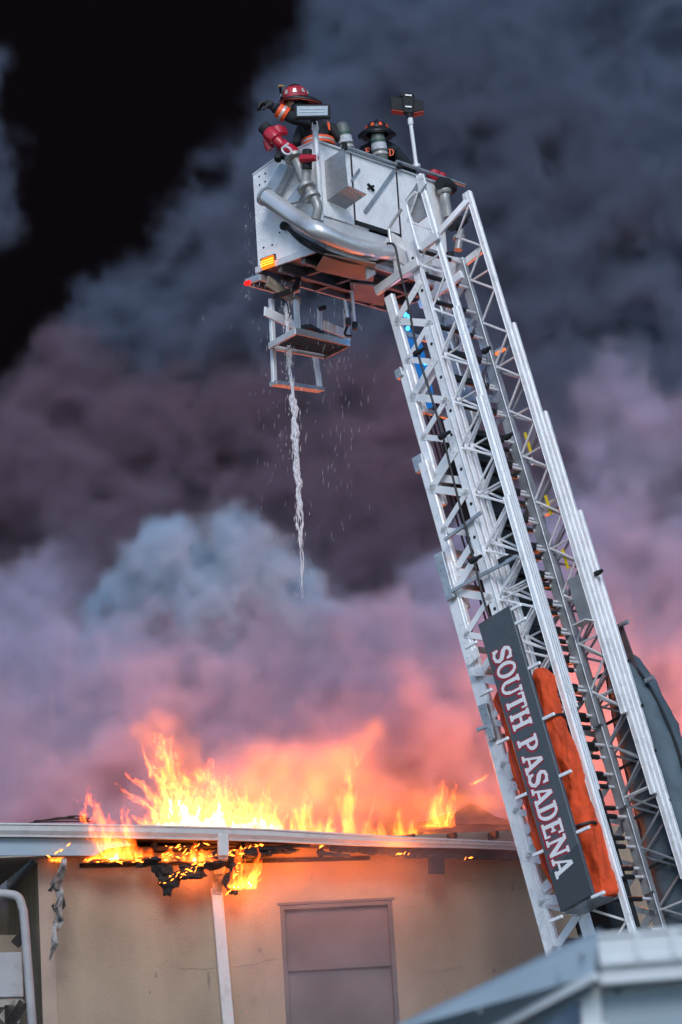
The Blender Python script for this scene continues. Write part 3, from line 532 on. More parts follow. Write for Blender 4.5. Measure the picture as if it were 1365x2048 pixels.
tube('pole', [at(833, 332, yk), at(821, 240, yk)], .024, 'white', f2, 12); MB().lathe(at(822, 250, yk), Zv, [(.03, 0), (.036, .02), (.03, .10)], 12).build('pole_collar', 'white', f2, smooth=True); MB().lathe(at(833, 332, yk), Zv, [(.05, -.02), (.05, .02), (.03, .03)], 10).build('pole_foot', 'alu', f2, smooth=True)
MB().lathe(at(820, 236, yk), Zv, [(.04, 0), (.045, .05)], 12).build('swivel', 'black', f2, smooth=True)
MB().prism([at(805, 189, yk - .04), at(828, 191, yk - .04), at(828, 226, yk - .04), at(808, 225, yk - .04)], Y_ * .1).build('bracket', 'black', f2, bevel=.01)
for q in (((780, 194), (808, 192), (810, 222), (783, 218)), ((826, 198), (846, 201), (848, 221), (826, 225))):
    P = [at(x, y, yk) for x, y in q]; b = MB().prism(P, Y_ * .12 + Zv * .02).build('lamp_head', 'black', f2, bevel=.008)
    MB().prism([P[3] - Zv * .003, P[2] - Zv * .003, P[2] - Zv * .003 + Y_ * .12, P[3] - Zv * .003 + Y_ * .12], -Zv * .007).build('lamp_rim', 'helmet_orange', b)
MB().prism([at(800, 184, yk - .02), at(827, 185, yk - .02), at(830, 192, yk - .02), at(798, 193, yk - .02)], Y_ * .1).build('cap', 'black', f2, bevel=.012)
for y in (190, 213): beam('clip', at(811, y, yk - .05), at(824, y + 1, yk - .05), Zv, .015, .01, 'alu', f2)

# ================================================================== firefighters
def skinned(name, nodes, edges, m, parent, sub=2):
    """one continuous surface grown over a jointed skeleton: nodes are (point, radius)"""
    og = origin(parent); me = D.meshes.new(name); me.from_pydata([tuple(p - og) for p, r in nodes], edges, []); o = D.objects.new(name, me); C.objects.link(o); o.parent = parent
    sk_ = o.modifiers.new('skin', 'SKIN'); sk_.use_smooth_shade = True
    for i, (p, r) in enumerate(nodes):
        d = me.skin_vertices[0].data[i]; d.radius = (r, r) if not isinstance(r, tuple) else r; d.use_root = i == 0
    s = o.modifiers.new('sub', 'SUBSURF'); s.levels = s.render_levels = sub
    me.materials.append(MAT[m]); return o
def helmet(parent, c, fwd, up, dome, under, s=1., shield=True, dh=.145, bk=1., dec='reflect'):
    """traditional fire helmet: ridged dome, wide brim long at the back, front shield"""
    up = up.normalized(); fwd = (fwd - up * fwd.dot(up)).normalized(); sd = up.cross(fwd); vs = []; fs = []; seg = 28; prof = [(1.0, 0), (.99, .3), (.92, .58), (.78, .80), (.52, .95), (.22, 1.0), (.02, 1.01)]
    for r, z in prof:
        for k in range(seg):
            a = k * 2 * math.pi / seg; rid = 1 + .045 * max(0, math.cos(a * 8)) * (1 if z < .97 else 0); vs.append(c + (fwd * math.cos(a) * .135 + sd * math.sin(a) * .115) * r * s * rid + up * z * dh * s)
    for i in range(len(prof) - 1):
        for k in range(seg): fs.append((i * seg + k, i * seg + (k + 1) % seg, (i + 1) * seg + (k + 1) % seg, (i + 1) * seg + k))
    o = MB(); o.add(vs, fs); h = o.build('helmet', dome, parent, smooth=True)
    def brim(r0, dz, m, nm):
        vs = []; fs = []
        for j in range(4):
            t = j / 3
            for k in range(seg):
                a = k * 2 * math.pi / seg; back = max(0, -math.cos(a)); e = r0 + t * (.045 + .10 * bk * back ** (1.3 / bk))
                vs.append(c + fwd * math.cos(a) * (.135 + e) * s + sd * math.sin(a) * (.115 + e) * s + up * s * (dz - t * t * (.012 + .07 * bk * back + .03 * abs(math.sin(a)) ** 3)))
        for j in range(3):
            for k in range(seg): fs.append((j * seg + k, j * seg + (k + 1) % seg, (j + 1) * seg + (k + 1) % seg, (j + 1) * seg + k))
        o = MB(); o.add(vs, fs); b = o.build(nm, m, h, smooth=True); q = b.modifiers.new('thickness', 'SOLIDIFY'); q.thickness = .006; return b
    brim(-.006, .012, 'helmet_black', 'brim'); brim(-.01, -.002, under, 'brim_lining')
    MB().tube([c + fwd * .13 * s * math.cos(a) + up * (.02 + (dh + .005) * math.sin(a)) * s for a in [i * .39 for i in range(9)]], .010 * s, 6).build('crest', 'helmet_black', h, smooth=True)
    for a in (.65, 1.35, 2.05, 2.8, -.65, -1.35, -2.05, -2.8):      # reflective decals round the dome
        q = []
        for da, z in ((-.16, .30), (.16, .30), (.10, .62), (-.10, .62)): r = (1.035 if z < .5 else .955); q.append(c + (fwd * math.cos(a + da) * .135 + sd * math.sin(a + da) * .115) * r * s + up * z * dh * s)
        MB().prism(q, (fwd * math.cos(a) + sd * math.sin(a)) * .004).build('decal', dec, h)
    if shield:
        p = c + fwd * .142 * s + up * .02 * s; MB().prism([p - sd * .05 * s, p + sd * .05 * s, p + sd * .055 * s + up * .10 * s, p + up * .14 * s + fwd * .012, p - sd * .055 * s + up * .10 * s], fwd * .008).build('front_shield', 'helmet_black', h)
        MB().prism([p + sd * .03 * s + fwd * .009 + up * .03, p - sd * .03 * s + fwd * .009 + up * .03, p - sd * .03 * s + fwd * .009 + up * .055, p + sd * .03 * s + fwd * .009 + up * .055], fwd * .002).build('shield_band', 'lwhite', h)
        MB().tube([c + fwd * .10 * s + up * .155 * s, c + fwd * .16 * s + up * .165 * s, c + fwd * .165 * s + up * .145 * s], .010, 6).build('shield_bracket', 'brass', h, smooth=True)
    return h
def air_tank(parent, p0, up, r, ln):
    t = MB().lathe(p0, up, [(r * .9, 0), (r, .02), (r, ln * .72), (r * .93, ln * .86), (r * .7, ln * .96), (r * .3, ln)], 20).build('air_tank', 'tank', parent, smooth=True)
    MB().lathe(p0, up, [(r + .003, ln * .60), (r + .003, ln * .66)], 20).build('tank_band', 'tank_green', t, smooth=True); MB().lathe(p0, up, [(r + .004, ln * .36), (r + .004, ln * .56)], 20).build('tank_label', 'tank_label', t, smooth=True); MB().lathe(p0, up, [(r + .006, ln * .20), (r + .008, ln * .24), (r + .006, ln * .28)], 20).build('tank_strap', 'reflect', t, smooth=True)
    return t
def cuff(name, p0, p1, r0, r1, m, parent):
    return MB().tube([p0, p0.lerp(p1, .05), p0.lerp(p1, .95), p1], [r0 * .97, r0, r1, r1 * .97], 18).build(name, m, parent, smooth=True)
# --- the one who points, turned to the left of the bucket
Yp = Q(.38, .42, 0).y
def P(x, y, d=0.): return at(x, y, Yp + d)
floor_z = Q(0, 0, -1.21).z
p1 = thing('person', 'firefighter in black turnout coat and red helmet pointing with an outstretched arm', 'person', V((P(640, 330).x, Yp, floor_z)))
hipz = floor_z + .86; hx = P(640, 330).x
leg = lambda dx, dy, z: V((hx + dx, Yp + dy, floor_z + z))
nodes = [(V((hx, Yp, hipz)), (.17, .15)), (P(640, 300), (.175, .15)), (P(634, 270), (.19, .165)), (P(624, 243), (.17, .16)), (P(612, 224), .075), (P(603, 212), .07), (P(597, 202), .085), (P(596, 194), .085),
         (P(628, 240, -.17), .085), (P(598, 240, -.30), .082), (P(578, 233, -.34), .073), (P(556, 220, -.36), .062), (P(548, 214, -.36), .05),
         (P(612, 244, .17), .085), (P(600, 272, .26), .075), (P(592, 292, .20), .06),
         (leg(0, -.12, .80), .12), (leg(-.03, -.15, .45), .09), (leg(.0, -.15, .10), .075), (leg(-.13, -.16, .04), .05),
         (leg(.02, .12, .80), .12), (leg(.0, .15, .45), .09), (leg(.06, .15, .10), .075), (leg(-.07, .16, .04), .05)]
edges = [(0, 1), (1, 2), (2, 3), (3, 4), (4, 5), (5, 6), (6, 7), (3, 8), (8, 9), (9, 10), (10, 11), (11, 12), (3, 13), (13, 14), (14, 15), (0, 16), (16, 17), (17, 18), (18, 19), (0, 20), (20, 21), (21, 22), (22, 23)]
skinned('body', nodes, edges, 'turnout', p1)
# face turned away to the left
hc = P(592, 208, -.02); MB().lathe(hc - Zv * .09, Zv, [(.03, -.01), (.065, .02), (.082, .07), (.085, .12), (.08, .17), (.05, .21)], 16, 1.1, V((1, 0, 0))).build('face', 'skin', p1, smooth=True)
MB().prism([hc + V((-.09, -.02, .04)), hc + V((-.118, .0, .0)), hc + V((-.085, .0, -.01))], V((0, .03, 0))).build('nose', 'skin', p1)
for dy in (-.05, .05): MB().lathe(hc + V((-.08, dy * .6, .05)), V((-1, 0, 0)), [(.011, 0), (.008, .008)], 8).build('eye', 'black', p1)
MB().lathe(hc + V((0.02, -.095, .03)), V((0, -1, 0)), [(.03, 0), (.022, .012)], 8).build('ear', 'skin', p1, smooth=True)
MB().tube([hc + V((.02, 0, -.10)), hc + V((.035, 0, -.03)), hc + V((.04, 0, .05))], [.10, .10, .095], 14).build('hood', 'turnout', p1, smooth=True)
helmet(p1, P(592, 200, -.02), V((-1, -.25, -.10)), V((-.06, -.05, 1)), 'helmet_red', 'helmet_orange', 1.12)
# sleeve bands, coat hem band
d0, d1 = P(574, 231, -.34), P(556, 220, -.36); cuff('sleeve_stripe', d0, d1, .093, .082, 'hiviz', p1); cuff('sleeve_tape', d0.lerp(d1, .34), d0.lerp(d1, .62), .095, .088, 'reflect', p1)
for c_, r in ((P(640, 292), .205), (P(641, 284), .20)): pass
o = MB().lathe(P(637, 288), V((0, 0, -1)), [(.21, -.04), (.213, 0), (.21, .04)], 24, .92, V((1, 0, 0))); o.build('coat_stripe', 'hiviz', p1, smooth=True); MB().lathe(P(637, 288), V((0, 0, -1)), [(.215, -.012), (.215, .012)], 24, .92, V((1, 0, 0))).build('coat_tape', 'reflect', p1, smooth=True)
MB().prism([P(655, 243, -.19), P(660, 246, -.18), P(661, 262, -.19), P(657, 258, -.2)], Y_ * -.01).build('shoulder_stripe', 'hiviz', p1)
# gloved hand: palm, four unequal bent fingers, thumb from the side of the palm
g0, g1 = P(549, 214, -.36), P(530, 206, -.36)
hn = [(g0, (.05, .055)), (g0.lerp(g1, .5), (.055, .06)), (g1, (.038, .05))]; he = [(0, 1), (1, 2)]
for i, (dd, ln) in enumerate(((-.04, .85), (-.014, 1.0), (.013, .95), (.038, .75))):
    k = len(hn); b = g1 + Y_ * dd
    hn += [(b, .021), (b + V((-.045, 0, -.008)) * ln, .0205), (b + V((-.078, 0, -.05)) * ln, .0195), (b + V((-.088, 0, -.095)) * ln, .018)]; he += [(2, k), (k, k + 1), (k + 1, k + 2), (k + 2, k + 3)]
k = len(hn); b = g0.lerp(g1, .55); hn += [(b + V((.0, -.05, -.02)), .021), (b + V((-.04, -.065, -.055)), .018), (b + V((-.075, -.06, -.085)), .016)]; he += [(1, k), (k, k + 1), (k + 1, k + 2)]
skinned('gloved_hand', hn, he, 'glove', p1, 2); cuff('glove_cuff', P(553, 217, -.36), g0, .066, .06, 'glove', p1)
air_tank(p1, P(697, 312, .02), V((-.13, 0, 1)), .082, .42)
MB().tube([P(640, 250, .0), P(664, 258, .0), P(682, 280, .0)], [.06, .07, .05], 10).build('tank_harness', 'black', p1, smooth=True)
# --- the one behind, seen from the back
Yq = Q(1.25, .5, 0).y
def R(x, y, d=0.): return at(x, y, Yq + d)
p2 = thing('person', 'firefighter seen from behind in black coat and dark wide-brimmed helmet with green air cylinder', 'person', V((R(757, 330).x, Yq, floor_z)))
bx = R(765, 330).x; lg = lambda dx, dy, z: V((bx + dx, Yq + dy, floor_z + z))
nodes = [(lg(0, 0, .62), (.17, .15)), (R(767, 345), (.18, .15)), (R(765, 318), (.21, .16)), (R(760, 296), (.16, .13)), (R(757, 282), .075), (R(756, 272, .03), .075), (R(756, 262, .03), .085),
         (R(730, 304), .09), (R(722, 330, .06), .08), (R(724, 350, .2), .065), (R(727, 358, .3), .05),
         (R(790, 306), .095), (R(808, 326, .04), .085), (R(822, 340, .16), .07), (R(826, 346, .28), .05),
         (lg(-.12, .02, .55), .11), (lg(-.15, .2, .38), .09), (lg(-.15, .02, .10), .075), (lg(-.15, .15, .04), .05), (lg(.12, .02, .55), .11), (lg(.15, .2, .38), .09), (lg(.15, .02, .10), .075), (lg(.15, .15, .04), .05)]
edges = [(0, 1), (1, 2), (2, 3), (3, 4), (4, 5), (5, 6), (3, 7), (7, 8), (8, 9), (9, 10), (3, 11), (11, 12), (12, 13), (13, 14), (0, 15), (15, 16), (16, 17), (17, 18), (0, 19), (19, 20), (20, 21), (21, 22)]
skinned('body', nodes, edges, 'turnout', p2)
MB().lathe(R(756, 280), Zv, [(.06, -.05), (.075, 0), (.085, .06), (.08, .12)], 16).build('head', 'skin', p2, smooth=True); MB().lathe(R(757, 291), Zv, [(.11, -.04), (.105, 0), (.10, .05), (.09, .06)], 18).build('collar', 'turnout', p2, smooth=True)
helmet(p2, R(755, 268, -.01), V((.05, 1, -.12)), V((.02, .05, 1)), 'helmet_black', 'helmet_black', 1.2, True, .115, 1.3, 'hiviz')
MB().prism([R(752, 252, -.17), R(760, 252, -.17), R(760, 256, -.17), R(752, 256, -.17)], Y_ * .01).build('helmet_tag', 'lwhite', p2)
air_tank(p2, R(763, 325, -.24), V((-.07, -.02, 1)), .088, .40)
glyph_obj('coat_letter', 'F', R(731, 310, -.155), V((1, 0, 0)), Zv, -Y_, .085, .02, .006, 'hiviz', p2, 26); glyph_obj('coat_letter', 'D', R(778, 312, -.165), V((1, 0, 0)), Zv, -Y_, .085, .0, .006, 'hiviz', p2, 26)

# ================================================================== burning building
YAW = math.radians(12); Ev = V((math.cos(YAW), math.sin(YAW), 0)); NW = V((math.sin(YAW), -math.cos(YAW), 0))
WP = at(600, 1800, 29.3)
def Bw(px, py, off=0.): return onplane(px, py, WP + NW * off, NW)
PL = Bw(80, 1760)
def Ws(s, z, off=0.): return V((PL.x, PL.y, 0)) + Ev * s + Zv * z + NW * off
def sz(p): q = p - V((PL.x, PL.y, 0)); return q.dot(Ev), q.z
bld = thing('burning_building', 'tan stucco building with burning eaves and white gutter', 'building', Ws(4, 0, -1))
zt = Bw(600, 1688).z + .05; s0, z0 = sz(Bw(560, 1811)); s1, _ = sz(Bw(791, 1900)); zb = z0 - 2.1; SL = 12.
for a, b, c, d in ((0, s0, 0, zt), (s1, SL, 0, zt), (s0, s1, z0, zt), (s0, s1, 0, zb)):
    MB().prism([Ws(a, c), Ws(b, c), Ws(b, d), Ws(a, d)], -NW * .2).build('wall', 'stucco', bld)
# corner strip and side wall that runs back from the corner
MB().box(Ws(-.02, 0, .012), Ev * .17, Zv * zt, -NW * .03).build('corner_strip', 'strip', bld)
farp = at(-8, 1840, 36.5); PLz = V((PL.x, PL.y, 0)); side = V((farp.x - PL.x, farp.y - PL.y, 0)); sn = side.normalized()
MB().prism([PLz, PLz + side * 1.3, PLz + side * 1.3 + Zv * zt, PLz + Zv * zt], Ev * .15).build('wall', 'stucco', bld)
beam('eave_trim', PLz + Zv * (zt - .02) - Ev * .03, PLz + side * 1.3 + Zv * (zt - .02) - Ev * .03, Zv, .22, .05, 'fascia', bld)
# rest of the carcass: flat roof deck, back wall

MB().box(Ws(0, 0, -4.6), Ev * SL, -NW * .2, Zv * zt).build('wall', 'stucco', bld); MB().box(Ws(SL - .2, 0, -.2), Ev * .2, -NW * 4.4, Zv * zt).build('wall', 'stucco', bld)
# window with a drawn blind behind dusty glass
win = MB(); fr = .055
for p, q, w in ((Ws(s0, z0 - fr / 2, -.03), Ws(s1, z0 - fr / 2, -.03), fr), (Ws(s0, zb + fr / 2, -.03), Ws(s1, zb + fr / 2, -.03), fr)): win.beam(p, q, Zv, w, .06)
for s in (s0 + fr / 2, s1 - fr / 2): win.beam(Ws(s, zb + fr, -.03), Ws(s, z0 - fr, -.03), Ev, fr, .06)
wo = win.build('window', 'frame', bld, bevel=.004)
zm = sz(Bw(680, 1933))[1]; beam('meeting_rail', Ws(s0 + fr, zm, -.045), Ws(s1 - fr, zm, -.045), Zv, .045, .04, 'frame', wo)
for a, b, off in ((zb + fr, zm - .022, -.07), (zm + .022, z0 - fr, -.055)): MB().prism([Ws(s0 + fr, a, off), Ws(s1 - fr, a, off), Ws(s1 - fr, b, off), Ws(s0 + fr, b, off)], -NW * .008).build('pane', 'pane', wo)
MB().box(Ws(s0 - .03, z0 + .002, .01), Ev * (s1 - s0 + .06), Zv * .03, -NW * .04).build('lintel_trim', 'frame', wo)
# cracks and stains with a shape of their own
rc = random.Random(3); dk = mat('crack', (.17, .125, .10), .9)
for pts in (((358, 1936), (395, 1938), (430, 1937)), ((470, 1934), (500, 1931), (525, 1924), (556, 1917)), ((842, 1949), (880, 1944), (922, 1934)), ((872, 1946), (884, 1966), (900, 1992)), ((830, 1783), (850, 1781), (862, 1776)), ((800, 1818), (840, 1814)), ((925, 1762), (965, 1756))):
    P_ = [Bw(x + rc.uniform(-1, 1), y + rc.uniform(-1, 1), .001) for x, y in pts]; MB().tube([p for a, b in zip(P_, P_[1:]) for p in (a, a.lerp(b, .35) + Zv * rc.uniform(-.012, .012), a.lerp(b, .7) + Zv * rc.uniform(-.012, .012))] + [P_[-1]], .0022, 4).build('crack', dk, bld)
for x, y, w, h in ((418, 1960, .02, .14), (312, 1950, .03, .05), (989, 1941, .025, .03), (988, 1956, .02, .025), (1028, 1766, .035, .03), (1026, 1776, .03, .05), (300, 1985, .02, .02), (520, 1900, .03, .04), (624, 1757, .012, .06), (855, 1788, .02, .04)):
    q = Bw(x, y); o = MB(); o.add([q + NW * .002 + Ev * (w * math.cos(a) * rc.uniform(.5, 1)) + Zv * (h * math.sin(a) * rc.uniform(.6, 1)) for a in [i * .7 for i in range(9)]], [tuple(range(9))]); o.build('stain', mat('stain', (.26, .20, .155), .95), bld)
# gutter, fascia, soffit boards
gp = [(-60, 1645), (60, 1646), (180, 1647.5), (320, 1650), (440, 1653), (540, 1657), (640, 1663), (740, 1669), (830, 1674), (920, 1678), (1040, 1684), (1160, 1690)]
G_ = [Bw(x, y, .58) for x, y in gp]; vs = []; fs = []; gh = [.155] * 5 + [.15, .14, .13, .115, .10, .09, .09]
for p, h in zip(G_, gh):
    prof = [(0, 0), (.012, -.004), (.012, -.02), (-.004, -.03), (-.012, -h * .55), (-.045, -h * .85), (-.05, -h), (-.13, -h), (-.13, 0), (-.118, 0), (-.118, -h + .012), (-.05, -h + .012), (-.012, -.03)]
    vs += [p + NW * a + Zv * b for a, b in prof]
k = 13
for i in range(len(G_) - 1):
    for j in range(k): fs.append((i * k + j, i * k + (j + 1) % k, (i + 1) * k + (j + 1) % k, (i + 1) * k + j))
o = MB(); o.add(vs, fs); o.build('gutter', 'trim', bld)
ga, gb = G_[0] - NW * .14 - Zv * .03, G_[-1] - NW * .14 - Zv * .03
MB().prism([ga, gb, gb - NW * 5 - Zv * .1, ga - NW * 5 - Zv * .1], -Zv * .06).build('roof_deck', 'shingle', bld)
MB().prism([Bw(-60, 1673, .44), Bw(180, 1676, .44), Bw(250, 1678, .44), Bw(265, 1690, .44), Bw(215, 1697, .44), Bw(190, 1711, .44), Bw(-60, 1711, .44)], -NW * .03).build('fascia', 'bluetrim', bld)
rr = random.Random(11); top = [(660 + i * 30, 1680 + i * 1.1) for i in range(17)]; bot = [(660 + i * 9.6, 1702 + min(i, 22) * .75 + rr.uniform(-3, 3)) for i in range(51)]
MB().prism([Bw(x, y, .44) for x, y in top] + [Bw(x, y, .44) for x, y in reversed(bot)], -NW * .03).build('burnt_fascia', 'char', bld)
MB().prism([Bw(857, 1716, .45), Bw(889, 1717, .45), Bw(890, 1748, .45), Bw(858, 1748, .45)], -NW * .02).build('burnt_fascia', 'char', bld)
zs = Bw(100, 1713, .44).z
for i in range(4): MB().box(Ws(-2.2, zs + .01, .02 + i * .105), Ev * (2.6 if i > 1 else 3.4), NW * .098, Zv * .02).build('soffit_board', 'soffit', bld)
for i in range(12): MB().box(Ws(-2.6, zs + .012, -.01 - i * .6), Ev * (2.5 - .02 * i), -NW * .58, Zv * .02).build('soffit_board', 'soffit', bld)
for i in range(2): MB().box(Ws(.45 + i * 2.1, zs + .02, .03 + .03 * i), Ev * 2.0, NW * .09, Zv * .02).build('soffit_board', 'char', bld)
for i in range(13):       # rafter tails, charred where the eave has burnt away
    s = .3 + i * .52; p = Ws(s, zs + .10 - .02 * i * .3, .0); beam('rafter_tail', p, p + NW * rr.uniform(.34, .40) - Zv * .015, Zv, .09, .045, 'soffit' if i < 1 else 'char', bld)
MB().beam(Bw(160, 1731, .02), Bw(740, 1716, .02), Zv, .05, .03).build('wall_plate', 'char', bld)
# downspouts
dsp = MB(); P_ = [Bw(446, 1668, .53), Bw(447, 1712, .53)]; dsp.beam(P_[0], P_[1], Ev, .125, .09); dsp.beam(Bw(447, 1710, .52), Bw(438, 1742, .12), Ev, .11, .085)
ds = dsp.build('downspout', 'trim', bld, bevel=.008); lo = Bw(458, 2060, .07); hi = Bw(433, 1775, .07); lo2 = hi + (lo - hi) * ((hi.z - .02) / (hi.z - lo.z))
beam('downspout', hi, lo2, Ev, .135, .09, 'trim', bld, .008); MB().beam(Bw(440, 1733, .11), Bw(434, 1790, .078), Ev, .125, .085).build('scorched_bend', 'ash', bld, bevel=.01)
tube('downspout', spline([Bw(-20, 1786, .3), Bw(15, 1788, .3), Bw(36, 1794, .3), Bw(45, 1815, .3), Bw(50, 1850, .3), Bw(66, 2060, .3)], 5), .052, 'fascia', bld, 12)
# leaning beam and splintered boards in the recess on the left
MB().prism([Bw(-40, 1906, .15), Bw(44, 1904, .15), Bw(48, 1994, .15), Bw(-40, 1996, .15)], -NW * .1).build('fallen_beam', 'fascia', bld, bevel=.008)
for a, b in (((4, 2040), (44, 1998)), ((20, 2050), (48, 2004)), ((-10, 2005), (30, 2000)), ((30, 1890), (48, 1868)), ((20, 2060), (20, 2010)), ((5, 2030), (40, 2036))): beam('splintered_board', Bw(*a, .1), Bw(*b, .1), NW, .03, .12, 'soffit' if a[0] < 10 else 'char', bld)
MB().prism([Bw(-60, 1870, -.3), Bw(52, 1870, -.3), Bw(62, 2100, -.3), Bw(-60, 2100, -.3)], -NW * .05).build('recess_board', 'stucco', bld)
# dangling burnt flashing
def strip(name, pts, m, label, cat, off):
    t = thing(name, label, cat, Bw(pts[-1][0], pts[-1][1], off)); vs = []; fs = []; rs = random.Random(4)
    for i, (x, y, w) in enumerate(pts):
        c = Bw(x, y, off + .05 * math.sin(i * 1.3)); ww = w / 170.; tw = NW * (ww * .5 * math.sin(i * 1.9)); vs += [c - Ev * ww * .5 - tw, c + NW * .03 * (i % 2), c + Ev * ww * .5 + tw + Zv * rs.uniform(-.03, .03)]
    for i in range(len(pts) - 1):
        for j in range(2): fs.append((i * 3 + j, i * 3 + j + 1, i * 3 + j + 4, i * 3 + j + 3))
    o = MB(); o.add(vs, fs); ob = o.build('strip', m, t); q = ob.modifiers.new('thickness', 'SOLIDIFY'); q.thickness = .006
    return t
st = strip('dangling_flashing', [(129, 1716, 10), (126, 1735, 12), (119, 1752, 17), (112, 1768, 24), (119, 1782, 16), (122, 1800, 14), (117, 1815, 20), (119, 1830, 10), (117, 1846, 22), (111, 1860, 12), (108, 1872, 10), (110, 1886, 14), (106, 1898, 9), (102, 1910, 5), (99, 1920, 2)], 'ash', 'curled strip of scorched flashing dangling from the left eave', 'flashing', .46)
for pts in ([(110, 1765), (95, 1782), (104, 1784)], [(128, 1790), (132, 1812), (124, 1822)], [(112, 1870), (104, 1893), (114, 1890)], [(108, 1806), (103, 1812), (110, 1826)]): MB().prism([Bw(x, y, .47) for x, y in pts], NW * .01).build('charred_flake', 'char', st)

# ------------------------------------------------------------------ charred debris hanging from the eave
def clump(mb, c, rx, rz, seed):
    bm = bmesh.new(); bmesh.ops.create_icosphere(bm, subdivisions=3, radius=1.); rs = np.random.default_rng(seed); K = rs.normal(size=(10, 3)) * np.linspace(1.5, 9, 10)[:, None]; ph = rs.uniform(0, 6.28, 10)
    for v in bm.verts: n = sum(math.sin(K[i].dot(np.array(v.co)) + ph[i]) / (1 + i * .45) for i in range(10)); v.co *= 1 + .30 * n
    b = [(c + Ev * v.co.x * rx + NW * v.co.y * rx * .5 + Zv * v.co.z * rz) for v in bm.verts]; mb.add(b, [[v.index for v in f.verts] for f in bm.faces]); bm.free()
EMB = emis('ember', (1., .22, .02), 7.)
deb = thing('charred_debris', 'charred smouldering timber debris sagging from the burnt eave', 'debris', Bw(345, 1795, .3))
for i, (x, y, rx, rz) in enumerate(((340, 1758, .13, .12), (380, 1742, .16, .09), (420, 1728, .17, .08), (325, 1740, .09, .10), (462, 1722, .10, .10), (468, 1752, .10, .13), (466, 1778, .06, .09), (505, 1708, .2, .05), (560, 1700, .16, .04), (642, 1706, .05, .07), (300, 1722, .2, .05), (220, 1724, .25, .03))):
    o = MB(); clump(o, Bw(x, y, .38), rx, rz, i + 3); o.build('charred_clump', 'char', deb)
for a, b in (((325, 1760), (520, 1702)), ((300, 1720), (430, 1722)), ((360, 1745), (440, 1700)), ((480, 1700), (620, 1690)), ((180, 1722), (330, 1716)), ((330, 1710), (400, 1730)), ((465, 1705), (472, 1790)), ((700, 1712), (640, 1706))):
    beam('charred_batten', Bw(*a, .42), Bw(*b, .42), NW, .05, .04, 'char', deb)
re = random.Random(9); em = MB()
spots = [(rx_(a, b), ry_) for a, b, ry_ in () for rx_ in ()]
for (xa, ya, xb, yb, n, j) in ((325, 1765, 375, 1745, 14, 10), (375, 1740, 470, 1700, 26, 9), (300, 1712, 420, 1706, 16, 6), (455, 1790, 488, 1700, 26, 7), (170, 1722, 300, 1722, 22, 3), (480, 1698, 525, 1690, 10, 3), (330, 1700, 420, 1690, 16, 8), (100, 1715, 140, 1690, 6, 4), (795, 1706, 820, 1706, 4, 2), (930, 1716, 950, 1716, 2, 1), (630, 1692, 648, 1692, 3, 2)):
    for i in range(n):
        t = re.random(); c = Bw(xa + (xb - xa) * t + re.uniform(-j, j) * .6, ya + (yb - ya) * t + re.uniform(-j, j), .50 + re.uniform(-.02, .04)); s = re.uniform(.006, .022); d = (Ev * re.uniform(.4, 1) + Zv * re.uniform(-.5, .8)).normalized()
        em.add([c - d * s * 1.8, c + NW * s * .6 + Zv * s * .5, c + d * s * 1.8, c - Zv * s * .5], [(0, 1, 2), (0, 2, 3), (0, 3, 1), (1, 3, 2)])
eo = em.build('glowing_ember', EMB, deb); eo['kind'] = 'stuff'
fe = MB()
for i in range(30):
    x, y = re.gauss(420, 190), re.uniform(1450, 2030); c = at(max(20, min(900, x)), y, re.uniform(28.0, 28.9)); s = re.uniform(.002, .0055); d = V((re.uniform(-1, 1), 0, re.uniform(.2, 1.2))).normalized()
    fe.add([c - d * s * 2, c + V((s * .6, 0, 0)), c + d * s * 2, c - V((s * .6, 0, 0)), c - V((0, s * .6, 0))], [(0, 1, 4), (1, 2, 4), (2, 3, 4), (3, 0, 4), (0, 3, 2, 1)])
tag(fe.build('flying_embers', emis('flying_ember', (1., .10, .03), 1.6)), 'tiny orange embers drifting in the air over the tan wall', 'embers', None, 'stuff')
rd = thing('roof_debris', 'thin twisted dark battens lying on the roof edge beside the flames', 'debris', at(120, 1648, 29.6))
for a, b in (((68, 1642), (180, 1637)), ((90, 1640), (150, 1634)), ((60, 1645), (185, 1643)), ((110, 1636), (178, 1641)), ((135, 1633), (172, 1634))): MB().tube([at(*a, 29.7), at((a[0] + b[0]) / 2, (a[1] + b[1]) / 2 - 1.5, 29.7), at(*b, 29.7)], .009, 6).build('batten', 'char', rd)

# ================================================================== house with dark hip roof behind
hs = thing('hip_roof_house', 'house with dark hip roof half hidden in smoke behind the gutter', 'house', at(940, 1700, 33.5))
yh = 32.3; c0, c1, c2, c3 = at(800, 1650, yh), at(1075, 1652, yh), at(1075, 1652, yh + 4), at(800, 1650, yh + 4); ap = at(945, 1604, yh + 1.6)
ax = [at(x, y, yh + .02 * i) for i, (x, y) in enumerate(((828, 1648), (880, 1632), (915, 1612), (945, 1603), (968, 1609), (995, 1626), (1060, 1650)))]
o = MB(); o.add([ax[0], ax[6], ax[6] + Y_ * 4, ax[0] + Y_ * 4, ap, ap + Y_ * .8, ax[1] + Y_ * .5, ax[2] + Y_ * .9, ax[4] + Y_ * .9, ax[5] + Y_ * .5], [(0, 1, 9, 8, 4, 7, 6), (1, 2, 5, 4, 8, 9), (2, 3, 5), (3, 0, 6, 7, 4, 5)]); o.build('roof', 'shingle', hs)
q0 = ax[0] + V((.15, .2, 0)); MB().prism([V((q0.x, q0.y, 0)), V((ax[6].x - .15, q0.y, 0)), V((ax[6].x - .15, q0.y, ax[6].z)), V((q0.x, q0.y, q0.z))], Y_ * 3.5).build('wall', 'soffit', hs); beam('fascia', ax[0] + V((0, -.05, -.06)), ax[6] + V((0, -.05, -.06)), Zv, .1, .03, 'shingle', hs)

